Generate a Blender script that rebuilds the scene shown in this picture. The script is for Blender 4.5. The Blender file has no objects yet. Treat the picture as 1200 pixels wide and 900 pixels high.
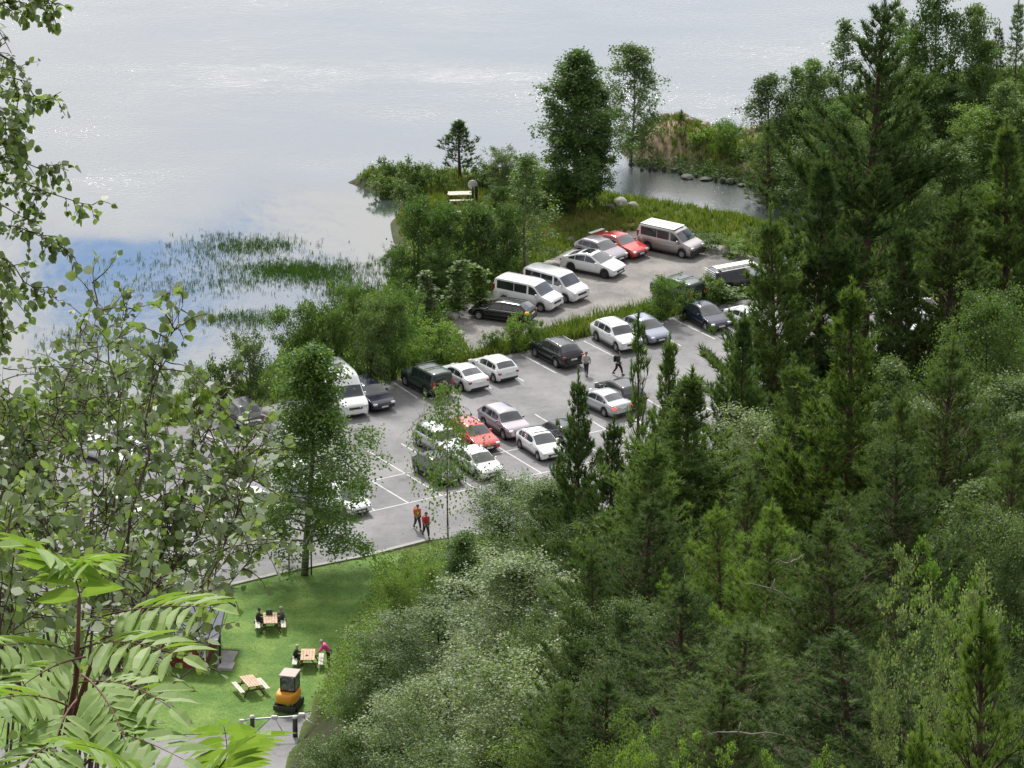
import bpy, bmesh, math, random
import numpy as np
from mathutils import Vector, Matrix
S = bpy.context.scene
COL = S.collection
R = math.radians
CAMZ, PITCH, FPX = 118.0, 20.0, 5850.0
CP, SP = math.cos(R(PITCH)), math.sin(R(PITCH))

# ------------------------------------------------------------------ camera
cam = bpy.data.cameras.new('camera'); camo = bpy.data.objects.new('camera', cam); COL.objects.link(camo)
camo.location = (0, 0, CAMZ); camo.rotation_euler = (R(90-PITCH), 0, 0)
cam.sensor_width = 36; cam.lens = 36*FPX/1200; cam.clip_start = .5; cam.clip_end = 12000
S.camera = camo

def ray(px, py):
    u = (px-600)/FPX; v = (450-py)/FPX
    return (u, CP + v*SP, -SP + v*CP)
def G(px, py, z=0.0):            # photograph point standing on height z
    d = ray(px, py); t = (z-CAMZ)/d[2]
    return Vector((d[0]*t, d[1]*t, z))
def D(px, py, Y):                # photograph point at distance Y
    d = ray(px, py); t = Y/d[1]
    return Vector((d[0]*t, Y, CAMZ + d[2]*t))

# ------------------------------------------------------------------ materials
def new_mat(name):
    m = bpy.data.materials.new(name); m.use_nodes = True
    nt = m.node_tree; nt.nodes.clear()
    out = nt.nodes.new('ShaderNodeOutputMaterial')
    return m, nt, out
def pbr(name, col, rough=.5, metal=0.0, noise=0.0, nscale=8.0, coat=0.0, emit=None, bump=0.0, trans=0.0):
    m, nt, out = new_mat(name)
    b = nt.nodes.new('ShaderNodeBsdfPrincipled'); nt.links.new(b.outputs[0], out.inputs[0])
    b.inputs['Roughness'].default_value = rough; b.inputs['Metallic'].default_value = metal
    b.inputs['Coat Weight'].default_value = coat; b.inputs['Coat Roughness'].default_value = .08
    if trans: b.inputs['Transmission Weight'].default_value = trans
    c = (*col, 1)
    if noise or bump:
        tc = nt.nodes.new('ShaderNodeTexCoord'); n = nt.nodes.new('ShaderNodeTexNoise')
        n.inputs['Scale'].default_value = nscale; n.inputs['Detail'].default_value = 6
        nt.links.new(tc.outputs['Object'], n.inputs['Vector'])
        if noise:
            r = nt.nodes.new('ShaderNodeMapRange'); r.inputs[1].default_value = .3; r.inputs[2].default_value = .7
            r.inputs[3].default_value = 1-noise; r.inputs[4].default_value = 1+noise
            nt.links.new(n.outputs['Fac'], r.inputs[0])
            mx = nt.nodes.new('ShaderNodeVectorMath'); mx.operation = 'SCALE'; mx.inputs[0].default_value = col
            nt.links.new(r.outputs[0], mx.inputs['Scale']); nt.links.new(mx.outputs[0], b.inputs['Base Color'])
        else: b.inputs['Base Color'].default_value = c
        if bump:
            bp = nt.nodes.new('ShaderNodeBump'); bp.inputs['Strength'].default_value = bump
            nt.links.new(n.outputs['Fac'], bp.inputs['Height']); nt.links.new(bp.outputs[0], b.inputs['Normal'])
    else: b.inputs['Base Color'].default_value = c
    if emit:
        b.inputs['Emission Color'].default_value = (*emit[0], 1); b.inputs['Emission Strength'].default_value = emit[1]
    return m

def leaf_mat(name, c1, c2, rough=.42, transl=.35, objvar=.22, spec=.5):
    m, nt, out = new_mat(name); N = nt.nodes; L = nt.links
    geo = N.new('ShaderNodeNewGeometry'); oi = N.new('ShaderNodeObjectInfo')
    tc = N.new('ShaderNodeTexCoord'); no = N.new('ShaderNodeTexNoise'); no.inputs['Scale'].default_value = .9
    L.new(tc.outputs['Object'], no.inputs['Vector'])
    ad = N.new('ShaderNodeMath'); ad.operation = 'MULTIPLY_ADD'; ad.inputs[1].default_value = .75
    L.new(geo.outputs['Random Per Island'], ad.inputs[0])
    nm = N.new('ShaderNodeMath'); nm.operation = 'MULTIPLY_ADD'; nm.inputs[1].default_value = 1.6; nm.inputs[2].default_value = -.65
    L.new(no.outputs['Fac'], nm.inputs[0]); L.new(nm.outputs[0], ad.inputs[2])
    mix = N.new('ShaderNodeMix'); mix.data_type = 'RGBA'; mix.clamp_factor = True
    mix.inputs[6].default_value = (*c1, 1); mix.inputs[7].default_value = (*c2, 1); L.new(ad.outputs[0], mix.inputs[0])
    hs = N.new('ShaderNodeHueSaturation')
    mr = N.new('ShaderNodeMapRange'); mr.inputs[3].default_value = 1-objvar; mr.inputs[4].default_value = 1+objvar
    L.new(oi.outputs['Random'], mr.inputs[0]); L.new(mr.outputs[0], hs.inputs['Value']); L.new(mix.outputs[2], hs.inputs['Color'])
    b = N.new('ShaderNodeBsdfPrincipled'); b.inputs['Roughness'].default_value = rough
    b.inputs['Specular IOR Level'].default_value = spec
    L.new(hs.outputs[0], b.inputs['Base Color'])
    t = N.new('ShaderNodeBsdfTranslucent'); sc = N.new('ShaderNodeVectorMath'); sc.operation = 'MULTIPLY'
    sc.inputs[1].default_value = (1.5, 1.7, .6); L.new(hs.outputs[0], sc.inputs[0]); L.new(sc.outputs[0], t.inputs['Color'])
    ms = N.new('ShaderNodeMixShader'); ms.inputs[0].default_value = transl
    L.new(b.outputs[0], ms.inputs[1]); L.new(t.outputs[0], ms.inputs[2]); L.new(ms.outputs[0], out.inputs[0])
    return m

M = {}
M['leaf_mid']   = leaf_mat('leaf_mid',   (.058,.118,.026), (.145,.225,.054), .5, spec=.35)
M['leaf_dark']  = leaf_mat('leaf_dark',  (.042,.088,.026), (.105,.170,.048), .5, spec=.3)
M['leaf_light'] = leaf_mat('leaf_light', (.095,.165,.035), (.195,.275,.072), .5, .4, spec=.35)
M['leaf_grey']  = leaf_mat('leaf_grey',  (.066,.118,.036), (.165,.228,.09), .55, spec=.4)
M['leaf_pale']  = leaf_mat('leaf_pale',  (.095,.140,.058), (.25,.30,.16), .5, spec=.5)
M['leaf_near']  = leaf_mat('leaf_near',  (.085,.135,.045), (.25,.31,.16), .48, .38, .05, spec=.7)
M['rowan_leaf'] = leaf_mat('rowan_leaf', (.17,.27,.07), (.29,.385,.13), .5, .3, .04, spec=.25)
M['pine_mid']   = leaf_mat('pine_mid',   (.062,.108,.036), (.160,.222,.078), .65, .3, spec=.2)
M['pine_dark']  = leaf_mat('pine_dark',  (.044,.082,.031), (.118,.174,.064), .65, .25, spec=.15)
M['pine_light'] = leaf_mat('pine_light', (.080,.138,.034), (.185,.26,.075), .6, .35, spec=.25)
M['grass_blade']= leaf_mat('grass_blade',(.09,.14,.03), (.22,.27,.07), .6, .3, 0)
M['reed_blade'] = leaf_mat('reed_blade', (.03,.08,.015), (.08,.15,.03), .5, .3, 0)
M['dry_blade']  = leaf_mat('dry_blade',  (.20,.17,.07), (.32,.27,.11), .7, .3, 0)
M['bark']       = pbr('bark', (.09,.07,.055), .9, noise=.35, nscale=6, bump=.4)
M['pine_bark']  = pbr('pine_bark', (.095,.062,.045), .9, noise=.4, nscale=5, bump=.4)
M['twig']       = pbr('twig', (.075,.05,.038), .7, noise=.2, nscale=30)
M['red_twig']   = pbr('red_twig', (.13,.05,.035), .7, noise=.2, nscale=30)
M['dead_wood']  = pbr('dead_wood', (.22,.20,.17), .85, noise=.2)
def birch_bark():
    m, nt, out = new_mat('birch_bark'); N = nt.nodes; L = nt.links
    tc = N.new('ShaderNodeTexCoord'); mp = N.new('ShaderNodeMapping'); mp.inputs['Scale'].default_value = (1.2, 1.2, 7)
    no = N.new('ShaderNodeTexNoise'); no.inputs['Scale'].default_value = 2.2; no.inputs['Detail'].default_value = 5
    L.new(tc.outputs['Object'], mp.inputs[0]); L.new(mp.outputs[0], no.inputs[0])
    cr = N.new('ShaderNodeValToRGB'); cr.color_ramp.elements[0].position = .42; cr.color_ramp.elements[0].color = (.05,.045,.04,1)
    cr.color_ramp.elements[1].position = .56; cr.color_ramp.elements[1].color = (.34,.32,.29,1); L.new(no.outputs[0], cr.inputs[0])
    b = N.new('ShaderNodeBsdfPrincipled'); b.inputs['Roughness'].default_value = .8
    L.new(cr.outputs[0], b.inputs['Base Color']); L.new(b.outputs[0], out.inputs[0]); return m
M['birch_bark'] = birch_bark()

# ------------------------------------------------------------------ object helpers
def link(name, me, m=None, parent=None):
    o = bpy.data.objects.new(name, me); COL.objects.link(o)
    if m is not None and me is not None and len(me.materials) == 0: me.materials.append(m)
    if parent is not None: o.parent = parent
    return o
def empty(name, loc, rz=0.0, scale=None):
    o = bpy.data.objects.new(name, None); COL.objects.link(o); o.location = loc; o.rotation_euler = (0, 0, rz)
    o.empty_display_size = .5
    if scale is not None: o.scale = scale
    return o
def tag(o, label=None, cat=None, group=None, kind=None):
    if label: o['label'] = label
    if cat: o['category'] = cat
    if group: o['group'] = group
    if kind: o['kind'] = kind
    return o
def part(name, me, parent, m=None):
    """part object sharing mesh data; the material sits on the object"""
    if len(me.materials) == 0: me.materials.append(m if m is not None else M['bark'])
    o = bpy.data.objects.new(name, me); COL.objects.link(o); o.parent = parent
    if m is not None:
        o.material_slots[0].link = 'OBJECT'; o.material_slots[0].material = m
    return o
def mesh_np(name, V, F, smooth=False, mat=None):
    """uniform faces F (M,K)"""
    V = np.asarray(V, dtype=np.float32); F = np.asarray(F, dtype=np.int32)
    me = bpy.data.meshes.new(name); n, k = F.shape
    me.vertices.add(len(V)); me.vertices.foreach_set('co', V.ravel())
    me.loops.add(n*k); me.loops.foreach_set('vertex_index', F.ravel())
    me.polygons.add(n); me.polygons.foreach_set('loop_start', np.arange(0, n*k, k, dtype=np.int32))
    me.polygons.foreach_set('loop_total', np.full(n, k, dtype=np.int32))
    if smooth: me.polygons.foreach_set('use_smooth', np.ones(n, dtype=bool))
    if mat: me.materials.append(mat)
    me.update(calc_edges=True); return me
class MB:
    """collects quads / ngons"""
    def __init__(s): s.v = []; s.f = []; s.sm = []
    def add(s, vs, fs, smooth=False):
        b = len(s.v); s.v += [tuple(v) for v in vs]; s.f += [[b+i for i in f] for f in fs]; s.sm += [smooth]*len(fs)
    def box(s, c, d, rot=None, taper=1.0, bev=0.0):
        hx, hy, hz = d[0]/2, d[1]/2, d[2]/2
        bm = bmesh.new(); bmesh.ops.create_cube(bm, size=1)
        for v in bm.verts:
            k = taper if v.co.z > 0 else 1
            v.co = Vector((v.co.x*2*hx*k, v.co.y*2*hy*k, v.co.z*2*hz))
        if bev: bmesh.ops.bevel(bm, geom=bm.edges[:], offset=bev, segments=2, affect='EDGES', profile=.5)
        bm.verts.index_update()
        mt = Matrix.Translation(c) @ (rot if rot is not None else Matrix.Identity(4))
        s.add([mt @ v.co for v in bm.verts], [[v.index for v in f.verts] for f in bm.faces]); bm.free()
    def tube(s, pts, rad, n=6, cap=True):
        pts = [Vector(p) for p in pts]
        if not hasattr(rad, '__len__'): rad = [rad]*len(pts)
        vs = []; fs = []
        for i, p in enumerate(pts):
            t = (pts[min(i+1, len(pts)-1)] - pts[max(i-1, 0)])
            if t.length < 1e-6: t = Vector((0, 0, 1))
            t.normalize(); a = t.orthogonal().normalized() if i == 0 else (a - t*a.dot(t)).normalized()
            b = t.cross(a)
            for k in range(n):
                an = 2*math.pi*k/n; vs.append(p + (a*math.cos(an) + b*math.sin(an))*rad[i])
        for i in range(len(pts)-1):
            for k in range(n): fs.append([i*n+k, i*n+(k+1) % n, (i+1)*n+(k+1) % n, (i+1)*n+k])
        s.add(vs, fs, True)
        if cap:
            s.f += [[len(s.v)-len(vs)+k for k in range(n)][::-1], [len(s.v)-n+k for k in range(n)]]; s.sm += [False, False]
    def lathe(s, prof, axis='z', n=20, c=(0, 0, 0)):
        vs = []; fs = []; m = len(prof)
        for k in range(n):
            an = 2*math.pi*k/n
            for (r, h) in prof:
                x, y = r*math.cos(an), r*math.sin(an)
                p = (x, y, h) if axis == 'z' else ((x, h, y) if axis == 'y' else (h, x, y))
                vs.append((p[0]+c[0], p[1]+c[1], p[2]+c[2]))
        for k in range(n):
            for i in range(m-1): fs.append([k*m+i, k*m+i+1, ((k+1) % n)*m+i+1, ((k+1) % n)*m+i])
        s.add(vs, fs, True)
    def mesh(s, name, mat=None):
        me = bpy.data.meshes.new(name); me.from_pydata(s.v, [], s.f)
        me.polygons.foreach_set('use_smooth', s.sm); 
        if mat: me.materials.append(mat)
        me.update(); return me
    def build(s, name, mat, parent=None):
        return link(name, s.mesh(name, mat), None, parent)

# ------------------------------------------------------------------ terrain
def px_poly(pts, z=0.0): return [tuple(G(a, b, z)[:2]) for a, b in pts]
shore = [(0,482),(150,478),(262,462),(318,432),(335,400),(395,362),(440,352),(458,330),(466,300),(458,262),(474,246),(466,236),(436,224),(408,214),
         (430,203),(520,206),(640,208),(700,222),(728,236),(800,247),(870,258),(930,275),(962,266),(972,252),(940,234),(880,214),(830,203),(780,194),(745,186),
         (728,180),(736,166),(760,158),(790,160),(850,165),(900,148),(960,125),(1100,95),(1300,75)]
SH = px_poly(shore, -1.0)
LAND = [(-3000, SH[0][1]), (-60, SH[0][1]+1)] + SH + [(60, SH[-1][1]+5), (3000, SH[-1][1]+40), (3000, -600), (-3000, -600)]
def sdist(X, Y, poly):
    P = np.array(poly); n = len(P); d = np.full(X.shape, 1e9); ins = np.zeros(X.shape, bool)
    for i in range(n):
        ax, ay = P[i]; bx, by = P[(i+1) % n]; ex, ey = bx-ax, by-ay
        t = np.clip(((X-ax)*ex + (Y-ay)*ey)/(ex*ex+ey*ey+1e-9), 0, 1)
        d = np.minimum(d, np.hypot(X-ax-t*ex, Y-ay-t*ey))
        c = ((ay > Y) != (by > Y)) & (X < (bx-ax)*(Y-ay)/(by-ay+1e-12) + ax); ins ^= c
    return np.where(ins, d, -d)
FX = [-3000,-60,-13,-9.5,-5.6,5.7,14,24,36,60,3000]
FY = [258,258,260,283,291,297,306,320,332,338,345]
def vnoise(X, Y, s, seed=0):
    r = np.zeros(np.shape(X)); rs = np.random.RandomState(seed)
    for k in range(5):
        a = rs.uniform(0, 6.28); f = s*1.7**k; ph = rs.uniform(0, 6.28, 2)
        r = r + np.sin((X*math.cos(a)+Y*math.sin(a))*f+ph[0])*np.sin((-X*math.sin(a)+Y*math.cos(a))*f*.9+ph[1])/(1.5**k)
    return r/2
def ground(X, Y):
    X = np.asarray(X, float); Y = np.asarray(Y, float)
    sd = sdist(X, Y, LAND)
    z = np.where(sd > 0, -1+np.clip(sd/2.2, 0, 1)**.8, np.maximum(-1+sd*.35, -6.0))
    yf = np.interp(X, FX, FY); t = np.clip((yf-Y)/yf, 0, 1.3)
    hill = 116*t**1.3*(1+.0*X); lat = np.clip((np.abs(X)-120)/400, 0, 1)
    hill = hill*(1-.3*lat) + np.clip(t*8, 0, 1)*vnoise(X, Y, .09, 3)*1.2
    z = z + hill
    m = lambda px, py, h, sx, sy: h*np.exp(-(((X-G(px,py)[0])/sx)**2+((Y-G(px,py)[1])/sy)**2))
    z = z + np.where(sd > 0, np.clip(sd/3, 0, 1)*(m(785,168,1.9,3.6,5)), 0)
    meadow = np.clip(sd/3, 0, 1)*(1-LOTMASK(X, Y))
    z = z + meadow*vnoise(X, Y, .5, 7)*.09
    return z
lot_px = [(-260,590),(100,517),(200,500),(270,487),(380,460),(460,446),(545,426),(611,413),(690,395),(800,369),(870,352),(960,345),(1050,350),(1090,385),(1060,420),(980,485),(850,565),
          (700,604),(600,622),(500,634),(430,652),(340,670),(255,690),(150,708),(-260,780)]
grav_px = [(524,388),(540,360),(575,345),(615,318),(655,300),(690,283),(735,272),(790,270),(845,288),(885,302),(960,300),(960,330),(870,345),(835,338),(800,345),(760,362),(700,376),(645,388),(600,398),(572,414),(548,418),(545,402)]
road_px = [(-200,892),(100,872),(215,862),(300,860),(318,842),(372,834),(392,850),(390,880),(372,905),(360,960),(-200,1000)]
lawn_px = [(-100,770),(150,710),(255,691),(340,671),(430,653),(470,648),(465,670),(440,700),(400,790),(385,850),(372,833),(318,841),(299,859),(215,861),(100,871),(-100,888)]
LOT, GRAV, ROAD, LAWN = [px_poly(p) for p in (lot_px, grav_px, road_px, lawn_px)]
def LOTMASK(X, Y):
    m = np.zeros(np.shape(X))
    for p in (LOT, GRAV, ROAD, LAWN): m = np.maximum(m, np.clip(sdist(X, Y, p)/1.0+1.5, 0, 1))
    return m
def gz(x, y): return float(ground(np.array([x]), np.array([y]))[0])

def axis(pts):
    out = []
    for a, b, st in pts: out += list(np.arange(a, b, st))
    return np.array(out+[pts[-1][1]])
ax_x = axis([(-3000,-600,300),(-600,-100,25),(-100,-46,3),(-46,52,.6),(52,100,3),(100,600,25),(600,3000,300)])
ax_y = axis([(-400,-40,30),(-40,240,3),(240,450,.6),(450,700,10),(700,6000,400)])
XX, YY = np.meshgrid(ax_x, ax_y); ZZ = ground(XX, YY)
nx, ny = len(ax_x), len(ax_y)
idx = np.arange(nx*ny).reshape(ny, nx)
F = np.stack([idx[:-1,:-1], idx[:-1,1:], idx[1:,1:], idx[1:,:-1]], -1).reshape(-1, 4)
gme = mesh_np('ground', np.stack([XX, YY, ZZ], -1).reshape(-1, 3), F, True)
# soil / grass / sand colour of the ground itself
sdl = sdist(XX, YY, LAND)
sand = np.clip(np.exp(-(((XX-G(778,165)[0])/2.6)**2+((YY-G(778,165)[1])/5.0)**2))*1.5 + np.exp(-(((XX-G(868,178)[0])/1.6)**2+((YY-G(868,178)[1])/4)**2))*.9, 0, 1)
dryp = np.clip(sdist(XX, YY, px_poly([(600,265),(640,250),(760,262),(800,268),(740,272),(690,282),(640,275)]))/2+.6, 0, 1)
dryp = np.maximum(dryp, np.clip(sdist(XX, YY, px_poly([(470,232),(560,232),(575,245),(520,250),(470,248)]))/2+.5, 0, 1)*.8)
dryp = np.maximum(dryp, np.clip(sdist(XX, YY, px_poly([(520,395),(545,395),(560,420),(530,425)]))/1+.6, 0, 1)*.6)
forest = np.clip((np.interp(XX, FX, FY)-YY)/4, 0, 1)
rock = np.clip(1-np.abs(sdl)/1.2, 0, 1)
base = np.zeros(XX.shape+(3,)); base[:] = (.085,.12,.035)
def lay(mask, c):
    global base
    base = base*(1-mask[...,None]) + np.array(c)*mask[...,None]
lay(np.clip(vnoise(XX,YY,.25,11)*.8+.2,0,1)*.6, (.16,.16,.05))
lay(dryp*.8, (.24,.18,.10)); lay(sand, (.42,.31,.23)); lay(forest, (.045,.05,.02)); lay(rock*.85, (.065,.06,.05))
lay(np.clip(-sdl/2, 0, 1), (.05,.05,.035))
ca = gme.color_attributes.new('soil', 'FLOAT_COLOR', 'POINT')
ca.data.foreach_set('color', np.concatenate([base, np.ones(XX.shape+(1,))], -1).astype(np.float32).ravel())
def ground_mat():
    m, nt, out = new_mat('ground'); N = nt.nodes; L = nt.links
    a = N.new('ShaderNodeAttribute'); a.attribute_name = 'soil'
    tc = N.new('ShaderNodeTexCoord'); n1 = N.new('ShaderNodeTexNoise'); n1.inputs['Scale'].default_value = 1.3; n1.inputs['Detail'].default_value = 9; n1.inputs['Roughness'].default_value = .7
    L.new(tc.outputs['Object'], n1.inputs[0])
    r = N.new('ShaderNodeMapRange'); r.inputs[1].default_value = .3; r.inputs[2].default_value = .7; r.inputs[3].default_value = .55; r.inputs[4].default_value = 1.45
    L.new(n1.outputs[0], r.inputs[0]); s = N.new('ShaderNodeVectorMath'); s.operation = 'SCALE'
    L.new(a.outputs['Color'], s.inputs[0]); L.new(r.outputs[0], s.inputs['Scale'])
    b = N.new('ShaderNodeBsdfPrincipled'); b.inputs['Roughness'].default_value = .95; b.inputs['Specular IOR Level'].default_value = .15
    bp = N.new('ShaderNodeBump'); bp.inputs['Strength'].default_value = .6; bp.inputs['Distance'].default_value = .15; L.new(n1.outputs[0], bp.inputs['Height'])
    L.new(bp.outputs[0], b.inputs['Normal']); L.new(s.outputs[0], b.inputs['Base Color']); L.new(b.outputs[0], out.inputs[0]); return m
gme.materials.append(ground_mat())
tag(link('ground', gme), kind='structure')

# lake
def water_mat():
    m, nt, out = new_mat('water'); N = nt.nodes; L = nt.links
    tc = N.new('ShaderNodeTexCoord')
    def noise(scale, det, sx=1, sy=1, rough=.5):
        mp = N.new('ShaderNodeMapping'); mp.inputs['Scale'].default_value = (sx, sy, 1); n = N.new('ShaderNodeTexNoise')
        n.inputs['Scale'].default_value = scale; n.inputs['Detail'].default_value = det; n.inputs['Roughness'].default_value = rough
        L.new(tc.outputs['Object'], mp.inputs[0]); L.new(mp.outputs[0], n.inputs[0]); return n
    w1 = noise(3.6, 5, 1, 1, .7); w2 = noise(.22, 3, 1, .5)
    # the open lake is ruffled by wind, the reed bay is calm
    sx = N.new('ShaderNodeSeparateXYZ'); L.new(tc.outputs['Object'], sx.inputs[0])
    big = noise(.045, 4, 1, .7)
    y0 = N.new('ShaderNodeMath'); y0.operation = 'MULTIPLY_ADD'; y0.inputs[1].default_value = 60; L.new(big.outputs[0], y0.inputs[0]); L.new(sx.outputs[1], y0.inputs[2])
    calm = N.new('ShaderNodeMapRange'); calm.interpolation_type = 'SMOOTHSTEP'; calm.inputs[1].default_value = 388; calm.inputs[2].default_value = 408; calm.inputs[3].default_value = .05; calm.inputs[4].default_value = 1
    L.new(y0.outputs[0], calm.inputs[0])
    b1 = N.new('ShaderNodeBump'); b1.inputs['Distance'].default_value = .09
    st = N.new('ShaderNodeMath'); st.operation = 'MULTIPLY'; gust = noise(.028, 5, 1, 2.2, .6); gr = N.new('ShaderNodeMapRange'); gr.inputs[1].default_value = .35; gr.inputs[2].default_value = .65; gr.inputs[3].default_value = .22; gr.inputs[4].default_value = .62; L.new(gust.outputs[0], gr.inputs[0]); L.new(gr.outputs[0], st.inputs[1]); L.new(calm.outputs[0], st.inputs[0])
    L.new(st.outputs[0], b1.inputs['Strength']); L.new(w1.outputs[0], b1.inputs['Height'])
    b2 = N.new('ShaderNodeBump'); b2.inputs['Distance'].default_value = .35; b2.inputs['Strength'].default_value = .10; L.new(w2.outputs[0], b2.inputs['Height']); L.new(b1.outputs[0], b2.inputs['Normal'])
    df = N.new('ShaderNodeBsdfDiffuse'); df.inputs[0].default_value = (.045,.06,.055,1)
    gl = N.new('ShaderNodeBsdfGlossy'); gl.inputs['Color'].default_value = (1,.972,.965,1); gl.inputs['Roughness'].default_value = .04
    fr = N.new('ShaderNodeFresnel'); fr.inputs[0].default_value = 1.333
    for x in (gl, fr): L.new(b2.outputs[0], x.inputs['Normal'])
    f = N.new('ShaderNodeMath'); f.operation = 'MULTIPLY_ADD'; f.use_clamp = True; f.inputs[1].default_value = .85; f.inputs[2].default_value = .18; L.new(fr.outputs[0], f.inputs[0])
    ms = N.new('ShaderNodeMixShader'); L.new(f.outputs[0], ms.inputs[0]); L.new(df.outputs[0], ms.inputs[1]); L.new(gl.outputs[0], ms.inputs[2]); L.new(ms.outputs[0], out.inputs[0])
    return m
wme = bpy.data.meshes.new('lake'); wme.from_pydata([(-2900,200,-1),(2900,200,-1),(2900,5900,-1),(-2900,5900,-1)], [], [[0,1,2,3]])
wme.materials.append(water_mat()); tag(link('water', wme), kind='structure')

def sheet(name, poly, z, mat, kind='structure'):
    bm = bmesh.new(); vs = [bm.verts.new((x, y, z)) for x, y in poly]; f = bm.faces.new(vs)
    if f.normal.z < 0: f.normal_flip()
    bmesh.ops.triangulate(bm, faces=bm.faces[:])
    for f in bm.faces:
        f.normal_update()
        if f.normal.z < 0: f.normal_flip()
    me = bpy.data.meshes.new(name); bm.to_mesh(me); bm.free(); me.materials.append(mat)
    return tag(link(name, me), kind=kind)
def pave_mat(name, c, grain=.12, gsc=25, patch=.12, psc=.15, bump=.15, tint=None):
    m, nt, out = new_mat(name); N = nt.nodes; L = nt.links; tc = N.new('ShaderNodeTexCoord')
    n1 = N.new('ShaderNodeTexNoise'); n1.inputs['Scale'].default_value = gsc; n1.inputs['Detail'].default_value = 3
    n2 = N.new('ShaderNodeTexNoise'); n2.inputs['Scale'].default_value = psc; n2.inputs['Detail'].default_value = 7; n2.inputs['Roughness'].default_value = .65
    for n in (n1, n2): L.new(tc.outputs['Object'], n.inputs[0])
    r1 = N.new('ShaderNodeMapRange'); r1.inputs[1].default_value = .3; r1.inputs[2].default_value = .7; r1.inputs[3].default_value = 1-grain; r1.inputs[4].default_value = 1+grain; L.new(n1.outputs[0], r1.inputs[0])
    r2 = N.new('ShaderNodeMapRange'); r2.inputs[1].default_value = .35; r2.inputs[2].default_value = .65; r2.inputs[3].default_value = 1-patch; r2.inputs[4].default_value = 1+patch; L.new(n2.outputs[0], r2.inputs[0])
    n3 = N.new('ShaderNodeTexNoise'); n3.inputs['Scale'].default_value = .8; n3.inputs['Detail'].default_value = 8; n3.inputs['Roughness'].default_value = .7; L.new(tc.outputs['Object'], n3.inputs[0])
    r3 = N.new('ShaderNodeMapRange'); r3.inputs[1].default_value = .36; r3.inputs[2].default_value = .46; r3.inputs[3].default_value = .82; r3.inputs[4].default_value = 1; L.new(n3.outputs[0], r3.inputs[0])
    m3 = N.new('ShaderNodeMath'); m3.operation = 'MULTIPLY'; L.new(r1.outputs[0], m3.inputs[0]); L.new(r3.outputs[0], m3.inputs[1])
    mu = N.new('ShaderNodeMath'); mu.operation = 'MULTIPLY'; L.new(m3.outputs[0], mu.inputs[0]); L.new(r2.outputs[0], mu.inputs[1])
    if tint:
        mix = N.new('ShaderNodeMix'); mix.data_type = 'RGBA'; mix.inputs[6].default_value = (*c, 1); mix.inputs[7].default_value = (*tint, 1); L.new(r2.outputs[0], mix.inputs[0])
        r2b = N.new('ShaderNodeMapRange'); r2b.inputs[1].default_value = .42; r2b.inputs[2].default_value = .6; L.new(n2.outputs[0], r2b.inputs[0]); L.new(r2b.outputs[0], mix.inputs[0])
        src = mix.outputs[2]
    else:
        rgb = N.new('ShaderNodeRGB'); rgb.outputs[0].default_value = (*c, 1); src = rgb.outputs[0]
    s = N.new('ShaderNodeVectorMath'); s.operation = 'SCALE'; L.new(src, s.inputs[0]); L.new(mu.outputs[0], s.inputs['Scale'])
    b = N.new('ShaderNodeBsdfPrincipled'); b.inputs['Roughness'].default_value = .85; b.inputs['Specular IOR Level'].default_value = .3
    bp = N.new('ShaderNodeBump'); bp.inputs['Strength'].default_value = bump; bp.inputs['Distance'].default_value = .03; L.new(n1.outputs[0], bp.inputs['Height']); L.new(bp.outputs[0], b.inputs['Normal'])
    L.new(s.outputs[0], b.inputs['Base Color']); L.new(b.outputs[0], out.inputs[0]); return m
asph = pave_mat('asphalt', (.208,.206,.210), .12, 16, .15, .22, tint=(.230,.226,.228))
grav = pave_mat('gravel', (.20,.19,.182), .16, 9, .12, .25, .2, tint=(.25,.235,.22))
lawnm = pave_mat('mown_grass', (.092,.190,.030), .28, 9, .2, .35, .5, tint=(.13,.205,.04))
for p in (LOT, GRAV, ROAD, LAWN): pass
sheet('lawn', LAWN, .03, lawnm); sheet('parking_lot', LOT, .036, asph); sheet('gravel_lot', GRAV, .032, grav); sheet('access_road', ROAD, .044, asph)
# kerb strip between lawn and asphalt
kb = MB(); kp = [G(a, b) for a, b in [(150,708),(255,690),(340,670),(430,652),(500,634)]]
for i in range(len(kp)-1):
    a, b = kp[i], kp[i+1]; d = (b-a); L_ = d.length; an = math.atan2(d.y, d.x); c = (a+b)/2
    kb.box((c.x, c.y, .06), (L_, .32, .12), Matrix.Rotation(an, 4, 'Z'))
tag(kb.build('kerb', pbr('kerb_stone', (.33,.32,.30), .85, noise=.15)), kind='structure')

# painted markings
paint = pave_mat('road_paint', (.66,.66,.66), .12, 30, .15, 5, .05, tint=(.46,.46,.46))
lines = []
sep = [((460,448),(489,467)),((503,441),(536,463)),((543,433),(576,456)),((577,425),(614,447.5)),((611,416),(652,438)),((684,400),(721,419)),((720,391),(757,411)),((757,383),(798,406)),((793,376.5),(838,398)),((835,366),(880,388)),
       ((428,459),(458,479)),((382,468),(418,487)),((345,478),(378,498)),((300,488),(340,508)),((262,488),(303,515)),((222,498),(262,522)),((180,507),(222,531))]
for k in range(-8, 10):
    mx, my = 475+39.2*k, 555.5-8.6*k
    sep.append(((mx-44, my-26.5), (mx+42.5, my+25.8)))
sep += [((475-39.2*8, 555.5+8.6*8), (475+39.2*9, 555.5-8.6*9)), ((517.5-39.2*8, 581.3+8.8*8), (517.5+39.2*7, 581.3-8.8*7))]
lm = MB()
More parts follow.
